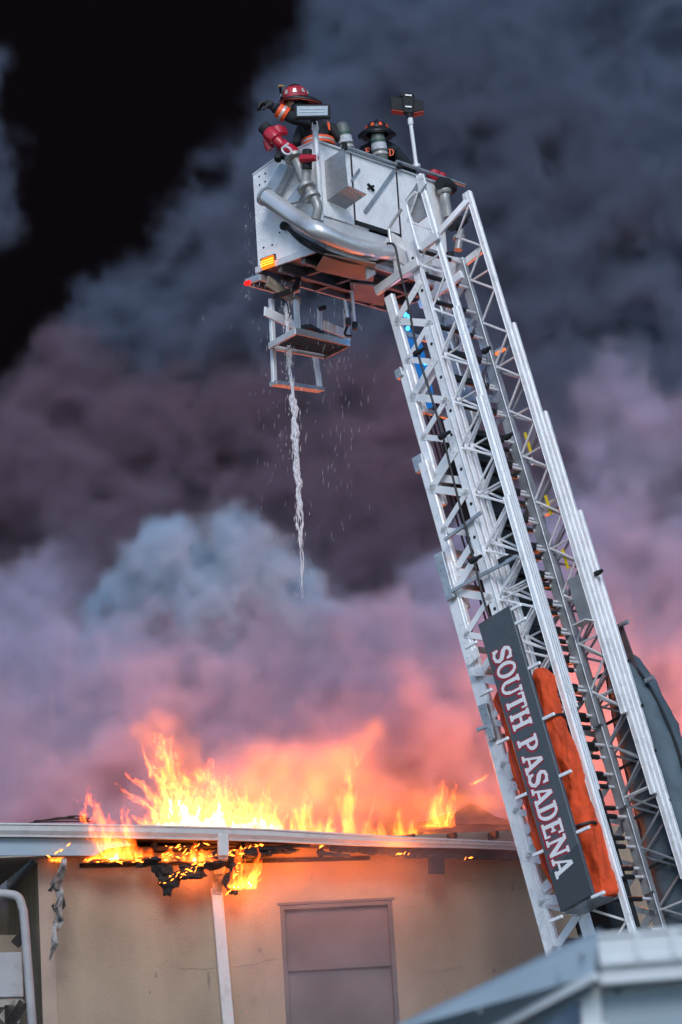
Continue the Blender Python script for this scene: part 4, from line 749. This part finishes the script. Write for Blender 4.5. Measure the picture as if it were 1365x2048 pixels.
# ================================================================== near roof corner, out of focus
nr = thing('porch_roof', 'pale blue grey porch roof corner with white gutter in the foreground', 'roof', at(1200, 2100, 7.6))
yn = 7.6
def nf(x, y, d=0.): return at(x, y, yn + d)
# gutter along the front
gp = [nf(1196, 1866), nf(1420, 1848)]; vs = []; fs = []
for p in gp:
    vs += [p + V((0, a, b)) for a, b in ((0, 0), (0, -.012), (.012, -.02), (.012, -.075), (.004, -.08), (.004, -.10), (.03, -.115), (.03, -.155), (.10, -.165), (.10, 0), (.09, 0), (.09, -.15), (.035, -.145), (.018, -.08), (.014, -.02))]
k = 15
for j in range(k): fs.append((j, (j + 1) % k, k + (j + 1) % k, k + j))
fs += [tuple(range(k)), tuple(range(k, 2 * k))]
o = MB(); o.add(vs, fs); o.build('gutter', 'palegut', nr)
MB().prism([nf(1199, 1868, .012), nf(1190, 1950, .012), nf(985, 2062, .34), nf(790, 2062, .34)], V((.01, .05, .02))).build('rake_board', 'bluetrim', nr)
beam('rake_trim', nf(1192, 1953, .0), nf(980, 2066, .33), Zv, .025, .03, 'palegut', nr)
MB().prism([nf(1190, 1962, .05), nf(1000, 2070, .38), nf(1030, 2090, .38), nf(1180, 1985, .05)], V((.01, .06, 0))).build('frieze_board', 'bluetrim', nr)
MB().prism([nf(1162, 1982, .12), nf(1202, 1966, .12), nf(1206, 2120, .12), nf(1170, 2120, .12)], V((0, .08, 0))).build('corner_post', 'palegut', nr)
MB().prism([nf(1204, 1950, .14), nf(1430, 1940, .14), nf(1430, 2130, .14), nf(1206, 2130, .14)], V((0, .06, 0))).build('wall_panel', 'panel', nr)
MB().prism([nf(1160, 1990, .6), nf(1060, 2048, 1.2), nf(1060, 2110, 1.2), nf(1170, 2110, .6)], V((.02, .05, 0))).build('soffit', 'bluetrim', nr)
for xx, yy in ((1268, 1861), (1340, 1855)): MB().box(nf(xx, yy, -.004), V((.018, 0, -.0015)), V((0, .012, 0)), V((0, 0, -.085))).build('gutter_joint', 'palegut', nr)
for xx, yy in ((1120, 1935), (1040, 1978), (960, 2022), (1165, 1906)): MB().lathe(nf(xx, yy, .0), V((0, -1, 0)), [(.006, -.03), (.005, .02)], 8).build('screw_head', 'alu_dark', nr)
MB().lathe(nf(1236, 1982, .13), V((0, -1, 0)), [(.008, 0), (.006, .01)], 8).build('nail_head', 'black', nr); MB().box(nf(1206, 1948, .10), V((.04, 0, 0)), V((0, .05, 0)), V((0, 0, -.02))).build('bracket', 'black', nr)
MB().add([nf(1196, 1867, .01), nf(1430, 1848, .01), nf(1430, 1848, .01) + V((0, 3, -.35)), nf(1196, 1867, .01) + V((-.2, 2.2, -.6))], [(0, 1, 2, 3)]).build('roof_sheet', 'bluetrim', nr)
for x in (nf(1185, 2050, .16), nf(1420, 2050, .16)): beam('porch_column', V((x.x, x.y, 0)), V((x.x, x.y, x.z)), V((1, 0, 0)), .09, .09, 'palegut', nr)

# ================================================================== water
ws = thing('water_stream', 'twisting stream of run-off water falling from the rescue platform', 'water', at(606, 1195, Q(.4, .6, 0).y))
yw = Q(.4, .6, 0).y; pts = [(571, 606), (574, 640), (578, 690), (579, 730), (585, 780), (589, 830), (591, 880), (595, 930), (598, 990), (601, 1050), (604, 1110), (607, 1200)]
ctr = spline([at(x, y, yw) for x, y in pts], 16); n = len(ctr); rw = random.Random(2)
for k in range(9):
    ph = rw.uniform(0, 6.28); sp = rw.uniform(.10, .22) * rw.choice((-1, 1)); i0 = 0 if k < 5 else rw.randint(20, 90); i1 = min(n - 1, i0 + (rw.randint(70, 120) if k >= 5 else rw.randint(130, 175))); P_ = []; R_ = []
    for i in range(i0, i1):
        t = i / n; a = i * sp + ph; am = (.005 + .022 * min(1, t * 2)) * (.6 + .5 * math.sin(i * .21 + ph) + .25 * math.sin(i * .83 + 2 * ph)); P_.append(ctr[i] + V((math.cos(a) * am, math.sin(a) * am, 0)) + V((.012 * math.sin(i * .07 + k), 0, 0)) * t * 2)
        e = min(1, (i - i0) / 6, (i1 - 1 - i) / 25); R_.append(max(.0012, (.011 + .007 * math.sin(i * .37 + ph) + .004 * math.sin(i * 1.3 + k)) * e))
    MB().tube(P_, R_, 6).build('strand', 'water', ws, smooth=True)
dr = MB()
def drop(c, ln, r, lean=0.): dr.add([c + V((lean * ln, 0, ln)), c + V((r, 0, 0)), c - V((0, r, 0)), c - V((r, 0, 0)), c - V((lean * ln, 0, ln))], [(0, 1, 2), (0, 2, 3), (0, 3, 1), (4, 2, 1), (4, 3, 2), (4, 1, 3)])
for i in range(170):
    t = min(.999, abs(rw.gauss(.35, .35))); c = ctr[int(t * (n - 1))]; drop(c + V((rw.gauss(0, .03 + .03 * t), rw.gauss(0, .03), rw.gauss(0, .05))), rw.uniform(.012, .05), rw.uniform(.002, .006) * (1.1 - t * .6), .05)
for i in range(340):
    x = rw.choice((rw.gauss(545, 18), rw.gauss(640, 45), rw.gauss(600, 60), rw.gauss(690, 25))); y = 560 + abs(rw.gauss(0, 260)); drop(at(x, y, rw.uniform(25.6, 27.2)), rw.uniform(.02, .06), rw.uniform(.0008, .0016), .12)
for i in range(60): drop(at(rw.gauss(500, 9), rw.uniform(400, 600), 26.2), rw.uniform(.01, .03), .0013, .1)
for i in range(240):
    t = rw.random(); drop(Lw(885 + 70 * t + rw.gauss(0, 9), 560 + 230 * t, .55), rw.uniform(.04, .11), .002, -.1)
tag(dr.build('water_drops', 'water'), 'fine water drops falling from the platform', 'water drops', None, 'stuff')

# ================================================================== numeric fields: noise, flames, smoke
rng = np.random.default_rng(5)
def up3(a, n):
    for ax in range(3):
        m = a.shape[ax] - 1; t = np.linspace(0, m, n[ax], dtype=np.float32); i = np.minimum(t.astype(int), m - 1); f = (t - i).astype(np.float32); f = f * f * (3 - 2 * f); sh = [1, 1, 1]; sh[ax] = -1; f = f.reshape(sh)
        a = np.take(a, i, ax) * (1 - f) + np.take(a, i + 1, ax) * f
    return a
def noise(n, ext, size):
    sz_ = size if isinstance(size, (list, tuple)) else [size] * 3
    return up3(rng.uniform(-1, 1, [max(2, int(math.ceil(e / s)) + 1) for e, s in zip(ext, sz_)]).astype(np.float32), n)
def fbm(n, ext, size, octs, gain=.5):
    sz_ = size if isinstance(size, (list, tuple)) else [size] * 3; o = np.zeros(n, np.float32); a = 1.
    for k in range(octs): o += a * noise(n, ext, [s / 2 ** k for s in sz_]); a *= gain
    return o
def volume_nodes(name, mn, mx, n, mat_=None, thr=None):
    """grid values stored on points -> Volume Cube, optionally meshed at a threshold"""
    g = D.node_groups.new(name, 'GeometryNodeTree'); g.interface.new_socket('Geometry', in_out='INPUT', socket_type='NodeSocketGeometry'); g.interface.new_socket('Geometry', in_out='OUTPUT', socket_type='NodeSocketGeometry')
    N, L = g.nodes, g.links; gi = N.new('NodeGroupInput'); go = N.new('NodeGroupOutput'); vc = N.new('GeometryNodeVolumeCube'); ext = [b - a for a, b in zip(mn, mx)]
    vc.inputs['Min'].default_value = mn; vc.inputs['Max'].default_value = mx
    for k, c in zip(n, 'XYZ'): vc.inputs['Resolution ' + c].default_value = k
    def vm(op, a, b):
        q = N.new('ShaderNodeVectorMath'); q.operation = op; L.new(a, q.inputs[0])
        if b is not None: q.inputs[1].default_value = b
        return q.outputs['Value'] if op == 'DOT_PRODUCT' else q.outputs[0]
    v = vm('SUBTRACT', N.new('GeometryNodeInputPosition').outputs[0], mn); v = vm('MULTIPLY', v, [(k - 1) / e for k, e in zip(n, ext)]); v = vm('FLOOR', vm('ADD', v, (.5, .5, .5)), None); i = vm('DOT_PRODUCT', v, (n[1] * n[2], n[2], 1))
    ti = N.new('FunctionNodeFloatToInt'); L.new(i, ti.inputs[0]); si = N.new('GeometryNodeSampleIndex'); si.data_type = 'FLOAT'; si.domain = 'POINT'; si.clamp = True
    na = N.new('GeometryNodeInputNamedAttribute'); na.data_type = 'FLOAT'; na.inputs[0].default_value = 'd'
    L.new(gi.outputs[0], si.inputs['Geometry']); L.new(na.outputs[0], si.inputs['Value']); L.new(ti.outputs[0], si.inputs['Index']); L.new(si.outputs[0], vc.inputs['Density'])
    out = vc.outputs[0]
    if thr is not None:
        q = N.new('GeometryNodeVolumeToMesh'); q.inputs['Threshold'].default_value = thr; L.new(out, q.inputs[0]); out = q.outputs[0]
    if mat_:
        q = N.new('GeometryNodeSetMaterial'); q.inputs['Material'].default_value = mat_; L.new(out, q.inputs[0]); out = q.outputs[0]
    L.new(out, go.inputs[0]); return g
def point_mesh(name, mn, mx, n, vals):
    me = D.meshes.new(name); me.vertices.add(vals.size); co = np.empty(list(n) + [3], np.float32)
    for k in range(3): sh = [1, 1, 1]; sh[k] = -1; co[..., k] = np.linspace(mn[k], mx[k], n[k], dtype=np.float32).reshape(sh)
    me.vertices.foreach_set('co', co.ravel()); a = me.attributes.new('d', 'FLOAT', 'POINT'); a.data.foreach_set('value', np.ascontiguousarray(vals, np.float32).ravel()); return me
def flame_mat(name, col, st):
    m = D.materials.new(name); m.use_nodes = True; t = m.node_tree; N, L = t.nodes, t.links; N.clear(); o = N.new('ShaderNodeOutputMaterial'); e = N.new('ShaderNodeEmission'); tr = N.new('ShaderNodeBsdfTransparent'); ad = N.new('ShaderNodeAddShader')
    lw = N.new('ShaderNodeLayerWeight'); lw.inputs[0].default_value = .5; s = N.new('ShaderNodeMath'); s.operation = 'SUBTRACT'; s.inputs[0].default_value = 1; L.new(lw.outputs['Facing'], s.inputs[1])
    tc = N.new('ShaderNodeTexCoord'); mp = N.new('ShaderNodeMapping'); mp.inputs['Scale'].default_value = (9, 9, 3.5); L.new(tc.outputs['Object'], mp.inputs[0]); no = N.new('ShaderNodeTexNoise'); no.inputs['Scale'].default_value = 1.6; no.inputs['Detail'].default_value = 5; L.new(mp.outputs[0], no.inputs[0])
    mr = N.new('ShaderNodeMapRange'); mr.inputs['From Min'].default_value = .36; mr.inputs['From Max'].default_value = .66; mr.inputs['To Min'].default_value = .15; mr.inputs['To Max'].default_value = 1.7; L.new(no.outputs[0], mr.inputs[0])
    q = N.new('ShaderNodeMath'); q.operation = 'MULTIPLY'; L.new(s.outputs[0], q.inputs[0]); L.new(mr.outputs[0], q.inputs[1]); q2 = N.new('ShaderNodeMath'); q2.operation = 'MULTIPLY'; L.new(q.outputs[0], q2.inputs[0]); q2.inputs[1].default_value = st
    e.inputs[0].default_value = (*col, 1); L.new(q2.outputs[0], e.inputs[1]); L.new(e.outputs[0], ad.inputs[0]); L.new(tr.outputs[0], ad.inputs[1]); L.new(ad.outputs[0], o.inputs[0])
    m.cycles.emission_sampling = 'NONE'; return m
FM = [flame_mat('flame_edge', (1., .09, .006), .45), flame_mat('flame_orange', (1., .14, .010), .6), flame_mat('flame_amber', (1., .25, .02), .55), flame_mat('flame_yellow', (1., .44, .05), .6), flame_mat('flame_core', (1., .74, .28), 1.8)]
def flame(label, tongues, y, base, seed, vox=.014, thick=.22, hot=1., thr=(-.06, .10, .27, .50, .80)):
    """tongues: (base x, top x, top y, half width) in the flame's own upright sheet at depth y; real thickness comes from the field"""
    global rng; rng = np.random.default_rng(seed); k = y / F
    rt = random.Random(seed)
    tongues = list(tongues) + [(t[0] + rt.uniform(-1, 1) * t[3], t[1] + rt.uniform(-1.6, 1.6) * t[3], base + (t[2] - base) * rt.uniform(.35, .9), t[3] * rt.uniform(.3, .55)) for t in tongues for _ in range(3)]
    b0 = [at(t[0], base, y) for t in tongues]; tp = [at(t[1], t[2], y) for t in tongues]; ws_ = [t[3] * k for t in tongues]
    x0 = min(min(p.x for p in b0), min(p.x for p in tp)) - max(ws_) - .12; x1 = max(max(p.x for p in b0), max(p.x for p in tp)) + max(ws_) + .12; z0_ = min(p.z for p in b0) - .03; z1_ = max(p.z for p in tp) + .12
    mn = (x0, y - thick, z0_); mx = (x1, y + thick, z1_); ext = [b - a for a, b in zip(mn, mx)]; n = [max(8, int(e / vox)) for e in ext]; n[1] = max(8, int(ext[1] / (vox * 2)))
    X = np.linspace(mn[0], mx[0], n[0], dtype=np.float32)[:, None, None]; Yy = np.linspace(-1, 1, n[1], dtype=np.float32)[None, :, None]; Z = np.linspace(mn[2], mx[2], n[2], dtype=np.float32)[None, None, :]
    wx = fbm(n, ext, (.16, .2, .28), 4, .55); lick = fbm(n, ext, (.085, .14, .20), 5, .6); f = np.full(n, -2, np.float32)
    for p, q, w in zip(b0, tp, ws_):
        h = max(.05, q.z - p.z); t = np.clip((Z - p.z) / h, -.3, 1.6); cx_ = p.x + (q.x - p.x) * np.clip(t, 0, 2) ** 1.2; d = (X - cx_ + wx * (.03 + .07 * np.clip(t, 0, 1.5)) * (.5 + h)) / (w * np.clip(1.12 - t * .72, .14, 1.15))
        f = np.maximum(f, 1.0 - np.clip(t, 0, 2) * .95 - np.abs(d) ** 1.6 * .85 - np.where(t < 0, -t * 6, 0))
    f = f - Yy ** 2 * .8 + lick * .27
    f = np.clip(f, -1, 2); 
    for ax_ in range(3):
        e = np.ones(n[ax_], np.float32); e[:1] = 0; e[-1:] = 0; sh = [1, 1, 1]; sh[ax_] = -1; f = np.where(e.reshape(sh) > 0, f, -1)
    root = thing('flame', label, 'flame', at(sum(t[0] for t in tongues) / len(tongues), base, y), 'flames along the burning roof'); og = root.location
    pm = point_mesh('field', mn, mx, n, f + 1.); tmp = D.objects.new('field', pm); C.objects.link(tmp); md = tmp.modifiers.new('m', 'NODES'); names = ('flame_edge', 'flame_veil', 'flame_body', 'flame_heart', 'flame_core')
    for i, th in enumerate(thr):
        md.node_group = volume_nodes('t', mn, mx, n, None, th + 1.); dg = bpy.context.evaluated_depsgraph_get(); me = D.meshes.new_from_object(tmp.evaluated_get(dg))
        D.node_groups.remove(md.node_group)
        if len(me.polygons) < 8: D.meshes.remove(me); continue
        me.transform(Matrix.Translation(-og)); me.materials.clear(); me.materials.append(FM[i]); me.polygons.foreach_set('use_smooth', [True] * len(me.polygons)); me.name = names[i]
        o = D.objects.new(names[i], me); C.objects.link(o); o.parent = root; o['kind'] = 'stuff'
    D.objects.remove(tmp); D.meshes.remove(pm); return root
yf = 29.9
flame('tallest white hot flame roaring above the gutter beside the downspout', [(378, 322, 1484, 40), (345, 335, 1560, 58), (395, 372, 1538, 66), (430, 415, 1545, 70), (462, 448, 1562, 62), (500, 484, 1582, 48), (530, 524, 1606, 30), (322, 302, 1612, 34), (430, 430, 1556, 84)], yf, 1662, 3, .013, .34)
flame('orange flame curling over the front of the gutter by the burnt eave', [(225, 172, 1580, 24), (240, 205, 1625, 30), (258, 246, 1612, 22), (215, 225, 1650, 34), (250, 250, 1665, 34)], 28.3, 1718, 8, .013, .16, thr=(-.02, .18, .42, .72, 1.05))
flame('short lick of flame just right of the tallest flame', [(548, 562, 1604, 13)], yf, 1662, 12, .011, .12)
flame('two-pointed yellow flame above the middle of the gutter', [(602, 605, 1580, 20), (625, 618, 1612, 20), (655, 668, 1608, 16), (640, 640, 1630, 22)], yf, 1672, 17, .012, .16, thr=(-.02, .2, .42, .75, 1.1))
flame('tall thin wavering orange flame above the window', [(700, 708, 1492, 17), (700, 700, 1560, 15)], 30.4, 1672, 21, .013, .15, thr=(0., .26, .55, .9, 1.3))
flame('faint orange flame between the thin flame and the dark roof', [(735, 745, 1598, 18), (760, 762, 1630, 16)], 30.8, 1674, 25, .014, .15, thr=(.1, .34, .7, 1.1, 1.5))
flame('low yellow flame burning on the gutter edge above the window', [(800, 795, 1612, 15), (818, 830, 1625, 13), (800, 798, 1648, 18)], 30.2, 1682, 29, .012, .14, thr=(0., .22, .48, .85, 1.2))
flame('ragged orange flame leaning beside the dark hip roof', [(872, 880, 1560, 24), (895, 905, 1580, 16), (862, 862, 1610, 16)], 31.0, 1652, 33, .013, .16, thr=(0., .24, .50, .82, 1.2))
flame('wisp of flame blowing off between smoke and the ladder', [(945, 1005, 1538, 9)], 31.2, 1568, 37, .013, .1, thr=(.1, .4, .8, 1.2, 1.5))
flame('spreading flame burning under the gutter on the charred battens', [(190, 195, 1700, 26), (230, 225, 1680, 34), (280, 285, 1690, 30), (330, 340, 1690, 24), (385, 392, 1680, 20), (410, 405, 1690, 26)], 28.55, 1722, 41, .011, .10, thr=(.08, .24, .42, .62, .95))
flame('flame eating the debris right of the downspout', [(468, 480, 1715, 10), (478, 488, 1690, 12), (500, 520, 1686, 14), (470, 466, 1760, 9)], 28.6, 1775, 45, .010, .09, thr=(.05, .22, .42, .66, 1.))
flame('small flame on the curled flashing strip at the left eave', [(118, 132, 1668, 8), (106, 110, 1700, 9)], 28.6, 1722, 49, .010, .08, thr=(.05, .25, .5, .8, 1.2))
# fire light; lamps behind the ladder are added to tint the smoke
for x, y, d, e in ((425, 1600, 31.2, 150), (340, 1590, 31.2, 70), (230, 1650, 29.6, 25), (560, 1610, 31.5, 90), (640, 1605, 31.5, 90), (705, 1590, 31.4, 80), (880, 1590, 31.2, 45), (1150, 1540, 32.0, 260), (1330, 1480, 32.2, 300), (1200, 1380, 33.2, 110), (1370, 1330, 33.0, 80), (390, 1745, 28.8, 14), (490, 1755, 28.85, 26), (600, 1722, 28.98, 14), (790, 1724, 28.98, 17), (700, 1722, 28.98, 10)):
    l = D.lights.new('fire_and_fill_light', 'POINT'); l.energy = e * .85; l.color = (1., .185, .018); l.shadow_soft_size = .15; o = D.objects.new('fire_and_fill_light', l); C.objects.link(o); o.location = at(x, y, d)

# ================================================================== smoke
def vol_mat(name, col, dens, an=0.):
    m = D.materials.new(name); m.use_nodes = True; t = m.node_tree; t.nodes.clear(); o = t.nodes.new('ShaderNodeOutputMaterial'); p = t.nodes.new('ShaderNodeVolumePrincipled')
    p.inputs['Color'].default_value = (*col, 1); p.inputs['Density'].default_value = dens; p.inputs['Anisotropy'].default_value = an; t.links.new(p.outputs[0], o.inputs['Volume']); return m
def glow_mat(name, col, st):
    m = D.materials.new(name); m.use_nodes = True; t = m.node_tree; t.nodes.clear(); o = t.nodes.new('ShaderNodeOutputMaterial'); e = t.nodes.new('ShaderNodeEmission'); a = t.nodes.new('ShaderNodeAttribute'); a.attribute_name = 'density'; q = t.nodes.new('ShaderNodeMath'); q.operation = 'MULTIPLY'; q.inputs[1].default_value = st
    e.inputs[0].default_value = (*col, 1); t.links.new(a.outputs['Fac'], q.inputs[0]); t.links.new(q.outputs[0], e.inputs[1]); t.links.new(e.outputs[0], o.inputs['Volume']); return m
def smoke(name, label, mn, mx, vox, blobs, mat_, seed, amp=1., size=2.2, soft=.5, bil=.22):
    global rng; rng = np.random.default_rng(seed); ext = [b - a for a, b in zip(mn, mx)]; n = [max(4, int(e / vox)) for e in ext]; X, Y, Z = [np.linspace(a, b, k, dtype=np.float32).reshape([-1 if i == j else 1 for j in range(3)]) for i, (a, b, k) in enumerate(zip(mn, mx, n))]
    wx = fbm(n, ext, size, 5, .55) * .5 * amp; wz = fbm(n, ext, size, 5, .55) * .5 * amp; wy = noise(n, ext, size) * .4 * amp; f = np.full(n, -9, np.float32)
    for (x, y, z, r, wgt) in blobs: d = np.sqrt((X + wx - x) ** 2 + (Y + wy - y) ** 2 + (Z + wz - z) ** 2); f = np.logaddexp(f * 6, (1 - d / r) * 6 * wgt) / 6
    f = f + bil * amp * (1 - 2 * np.abs(fbm(n, ext, size * .55, 5, .6))); dn = np.clip(f / soft, 0, 1); dn = dn * dn * (3 - 2 * dn) * (.6 + .4 * np.clip(fbm(n, ext, size * .5, 5, .6) + .6, 0, 1.6))
    for a_, k in enumerate(n):
        t = np.linspace(0, 1, k); e = np.clip(np.minimum(t, 1 - t) * 14, 0, 1).astype(np.float32); sh = [1, 1, 1]; sh[a_] = -1; dn = dn * e.reshape(sh)
    me = point_mesh(name, mn, mx, n, dn); me.materials.append(mat_); ob = D.objects.new(name, me); C.objects.link(ob); md = ob.modifiers.new('volume', 'NODES'); md.node_group = volume_nodes(name, mn, mx, n, mat_)
    return tag(ob, label, 'smoke', None, 'stuff')
def B(px, py, y, rpx, wgt=1.): p = at(px, py, y); return (p.x, p.y, p.z, rpx / F * y, wgt)
if SMOKE:
    upper = [B(720, 260, 40, 165), B(840, 60, 40.5, 215), B(1000, 250, 40, 290), B(1200, 450, 40, 320), B(560, 480, 39.5, 185), B(430, 610, 39.5, 165), B(310, 690, 39.5, 125), B(1200, 830, 39, 190), B(1350, 800, 39, 220),
             B(900, 620, 41., 330), B(680, 640, 40.5, 220), B(1020, 60, 41, 300), B(1300, 150, 41, 300), B(-20, 170, 40, 70), B(-35, 300, 40, 105), B(-45, 450, 40, 100)]
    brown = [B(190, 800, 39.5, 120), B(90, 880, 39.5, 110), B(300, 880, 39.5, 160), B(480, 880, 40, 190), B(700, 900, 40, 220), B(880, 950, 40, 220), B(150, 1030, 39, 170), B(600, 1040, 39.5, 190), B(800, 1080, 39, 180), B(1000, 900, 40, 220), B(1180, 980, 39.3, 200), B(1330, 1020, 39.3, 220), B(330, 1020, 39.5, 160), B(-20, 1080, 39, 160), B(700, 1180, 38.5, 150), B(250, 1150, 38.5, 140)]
    puff = [B(455, 1100, 35.4, 104), B(350, 1125, 35.4, 92), B(550, 1150, 35.5, 82), B(270, 1220, 35.8, 84), B(420, 1240, 35.6, 125), B(560, 1240, 35.8, 96), B(215, 1300, 35.9, 76)]
    lower = [B(90, 1330, 37, 150), B(0, 1380, 36.5, 180), B(250, 1430, 35.8, 220), B(550, 1430, 35.8, 220), B(790, 1370, 36.5, 170), B(960, 1300, 37, 190), B(1190, 1200, 37.2, 200), B(1340, 1260, 37, 230), B(660, 1310, 36.8, 110), B(20, 1180, 37.6, 80), B(130, 1170, 37.8, 80), B(860, 1170, 37.6, 90), B(1010, 1090, 37.9, 110), B(1160, 960, 38.2, 120), B(1330, 900, 38.3, 140), B(1080, 820, 38.5, 80), B(1230, 790, 38.5, 90),
             B(1300, 1480, 36, 280), B(1000, 1520, 35.5, 280), B(750, 1560, 34.5, 240), B(0, 1570, 35, 240), B(400, 1620, 34, 220), B(200, 1640, 34.5, 220), B(900, 1640, 34.5, 200), B(620, 1640, 33.8, 200)]
    smoke('dark_smoke', 'dark blue grey smoke column towering behind the platform', (-8.5, 37.8, 6.5), (8.5, 44.5, 20.5), .13, upper, vol_mat('smoke_dark', (.25, .31, .42), 4.2), 5, 1.15, 2.1, 1.0, .34)
    smoke('shaded_smoke', 'mauve brown smoke with shade put into its colour, filling the gap between the dark column and the pale billows', (-8.5, 36.8, 4.0), (8.5, 43.0, 15.2), .14, brown, vol_mat('smoke_shaded', (.36, .27, .34), 3.6), 6, 1.2, 1.9, .8, .34)  # shade of the middle band is put into this smoke's colour
    smoke('pale_smoke', 'pale lavender smoke billowing up behind the flames', (-8.5, 31.4, 2.4), (8.5, 40.2, 14.5), .13, lower, vol_mat('smoke_pale', (.76, .70, .86), 3.4), 8, 1., 1.9, .7, .30)
    smoke('steam_puff', 'rounded blue grey puff of steam standing out above the flames', (-5.0, 33.6, 4.8), (1.6, 37.2, 10.0), .085, puff, vol_mat('steam', (.62, .82, .97), 4.2), 19, .8, 1.1, .6, .36)
    glow = [B(450, 1610, 31., 120), B(350, 1560, 31., 80), B(320, 1480, 31., 40), B(560, 1590, 31.1, 110), B(680, 1590, 31.1, 110), B(800, 1610, 31.2, 80), B(880, 1590, 31.3, 80), B(700, 1520, 31.1, 50), B(960, 1600, 31.4, 60)]
    smoke('fire_glow', 'orange firelight on smoke, put in as a glowing volume above the flames', (-3.2, 30.2, 3.6), (2.6, 32.0, 6.4), .06, glow, glow_mat('painted_glow', (1., .20, .006), 2.2), 23, .9, .8, 1.3, .25)  # emission stands in for smoke lit by the fire
    veil = [B(680, 1900, 28.6, 190), B(620, 1780, 28.6, 130), B(800, 1760, 28.6, 130), B(900, 1690, 28.3, 90), B(760, 1690, 28.3, 90), B(660, 1690, 28.3, 80), B(780, 2000, 28.6, 170), B(560, 1980, 28.6, 150), B(1000, 1690, 28.4, 80)]
    smoke('thin_smoke', 'thin veil of smoke drifting across the window and eave', (-2.2, 27.75, .6), (2.9, 29.05, 4.9), .09, veil, vol_mat('smoke_thin', (.70, .66, .74), .32), 14, .5, .9, 1.0, .3)
    o = MB().box(V((-90, 46, -1)), V((180, 0, 0)), V((0, 40, 0)), V((0, 0, 110))).build('black_smoke', vol_mat('soot', (.03, .02, .024), .5)); tag(o, 'black smoke blotting out the sky behind the paler columns', 'smoke', None, 'stuff')
